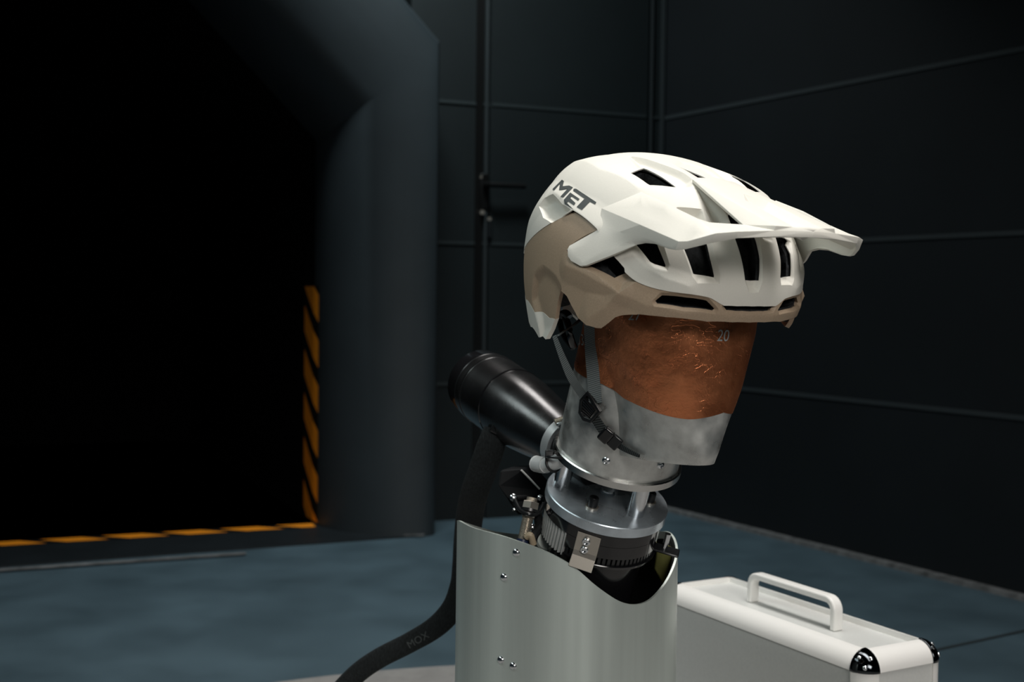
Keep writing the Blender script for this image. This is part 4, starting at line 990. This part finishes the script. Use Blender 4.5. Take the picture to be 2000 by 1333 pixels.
# ================================================================== ALUMINIUM CASE
CZ = .34
cN, cF, cL = floor_pt(1690, 1283, CZ), floor_pt(1850, 1254, CZ), floor_pt(1415, 1121, CZ)
e1 = cF-cN; Wc = float(np.linalg.norm(e1)); e1 /= Wc; e2 = cL-cF; e2 = e2-e1*(e2@e1); Lc_ = float(np.linalg.norm(e2)); e2 /= Lc_
case = root('aluminium_case', tuple(cN*np.array([1, 1, 0])+np.array([0, 0, GZ])), 'silver aluminium flight case with carry handle standing behind the dummy', 'case')
rr = .0115
def cp_(a, b, z): return cN+e1*a+e2*b+ZU*(z-CZ)
hz = (CZ-GZ)/2
for nm, c_, ax, hx, hy in (('side_panel', cp_(.004, Lc_/2, GZ+hz), (e2, e1, ZU), Lc_/2-rr, .002), ('side_panel', cp_(Wc-.004, Lc_/2, GZ+hz), (e2, e1, ZU), Lc_/2-rr, .002), ('end_panel', cp_(Wc/2, .004, GZ+hz), (e1, e2, ZU), Wc/2-rr, .002), ('end_panel', cp_(Wc/2, Lc_-.004, GZ+hz), (e1, e2, ZU), Wc/2-rr, .002)):
    MB().box(c_, ax, hx-rr*.70, hy, hz-rr*1.70).build(nm, M['caseshell'], case, smooth=0)
MB().box(cp_(Wc/2, Lc_/2, CZ-.0085), (e1, e2, ZU), Wc/2-rr*1.7, Lc_/2-rr*1.7, .002).build('top_panel', M['caseshell'], case, smooth=0)
MB().box(cp_(Wc/2, Lc_/2, GZ+.006), (e1, e2, ZU), Wc/2-rr*.5, Lc_/2-rr*.5, .002).build('bottom_panel', M['caseshell'], case, smooth=0)
# rails: quarter-round outside, square lip inside
def rail(a, b, o1, o2):
    """a->b edge; o1,o2 inward unit vectors of the two adjoining faces"""
    q = 8; pr = [(rr*(1-math.cos(t)), rr*(1-math.sin(t))) for t in np.linspace(0, math.pi/2, q)]   # outer arc from (0,rr) to (rr,0)
    R_ = rr*1.75; pr = [(R_*(1-math.cos(t)), R_*(1-math.sin(t))) for t in np.linspace(0, math.pi/2, q)]
    pr = pr+[(R_, .0085), (.0085, .0085), (.0085, R_)]
    vs = []
    for p in (a, b): vs += [p+o1*x+o2*y for x, y in pr]
    n = len(pr); MBm = MB().add(vs, [(i, (i+1) % n, n+(i+1) % n, n+i) for i in range(n)]+[tuple(range(n)), tuple(range(2*n-1, n-1, -1))])
    return MBm.build('edge_rail', M['rail'], case, smooth=40)
crn = {(i, j, k): cp_(Wc*i, Lc_*j, CZ if k else GZ) for i in (0, 1) for j in (0, 1) for k in (0, 1)}
ins1 = lambda i: e1 if i == 0 else -e1
ins2 = lambda j: e2 if j == 0 else -e2
insz = lambda k: ZU if k == 0 else -ZU
g_ = .0195
for k in (0, 1):
    for i in (0, 1): rail(crn[(i, 0, k)]+e2*g_, crn[(i, 1, k)]-e2*g_, ins1(i), insz(k))
    for j in (0, 1): rail(crn[(0, j, k)]+e1*g_, crn[(1, j, k)]-e1*g_, ins2(j), insz(k))
for i in (0, 1):
    for j in (0, 1): rail(crn[(i, j, 0)]+ZU*g_, crn[(i, j, 1)]-ZU*g_, ins1(i), ins2(j))
# rounded triangular corner caps with three rivets
for (i, j, k), c in crn.items():
    a, b, z = ins1(i), ins2(j), insz(k); Rc = .0208; cc = c+(a+b+z)*Rc*.985; vs = []; fs = []; m = 10
    for p in range(m+1):
        for q_ in range(m+1-p):
            w = np.array([p, q_, m-p-q_], float)/m; v = -(a*w[0]+b*w[1]+z*w[2]); v /= np.linalg.norm(v); vs.append(cc+v*Rc*1.02)
    ix = {}; t = 0
    for p in range(m+1):
        for q_ in range(m+1-p): ix[(p, q_)] = t; t += 1
    for p in range(m):
        for q_ in range(m-p):
            fs.append((ix[(p, q_)], ix[(p+1, q_)], ix[(p, q_+1)]))
            if p+q_ < m-1: fs.append((ix[(p+1, q_)], ix[(p+1, q_+1)], ix[(p, q_+1)]))
    cap = MB().add(vs, fs).build('corner_cap', M['cap'], case, smooth=60)
    s_ = cap.modifiers.new('solid', 'SOLIDIFY'); s_.thickness = .0012; s_.offset = 0
    for w in ((.62, .62, .25), (.62, .25, .62), (.25, .62, .62)):
        v = -(a*w[0]+b*w[1]+z*w[2]); v /= np.linalg.norm(v); p0 = cc+v*Rc*1.02
        MB().lathe(p0, v, [(0, .0026), (.001, .0024), (.0017, .0014), (.0019, .0004)], 14).build('rivet', M['chrome'], cap)
# carry handle
hA, hB = floor_pt(1466, 1176, CZ-.006), floor_pt(1630, 1232, CZ-.006)
hm = (hA+hB)/2; hL = float(np.linalg.norm(hB-hA))/2; hdir = -e2; mid_off = cp_(Wc/2, 0, CZ)
hc = cp_(Wc*.50, float((hm-cN)@e2), CZ-.0065)
H_h = .034; rb_ = .012; path = [hc-hdir*hL, hc-hdir*hL+ZU*(H_h-rb_)]
path += [hc-hdir*(hL-rb_+rb_*math.cos(t))+ZU*(H_h-rb_+rb_*math.sin(t)) for t in np.linspace(.2, math.pi/2, 6)]
path += [hc+hdir*(hL-rb_+rb_*math.sin(t))+ZU*(H_h-rb_+rb_*math.cos(t)) for t in np.linspace(0, math.pi/2-.2, 6)]
path += [hc+hdir*hL+ZU*(H_h-rb_), hc+hdir*hL]
hh = MB().sweep(path, [(-.004, -.0068), (.004, -.0068), (.004, .0068), (-.004, .0068)], e1).build('carry_handle', M['rail'], case, smooth=30, bevel=.0022, segs=3, bang=50)
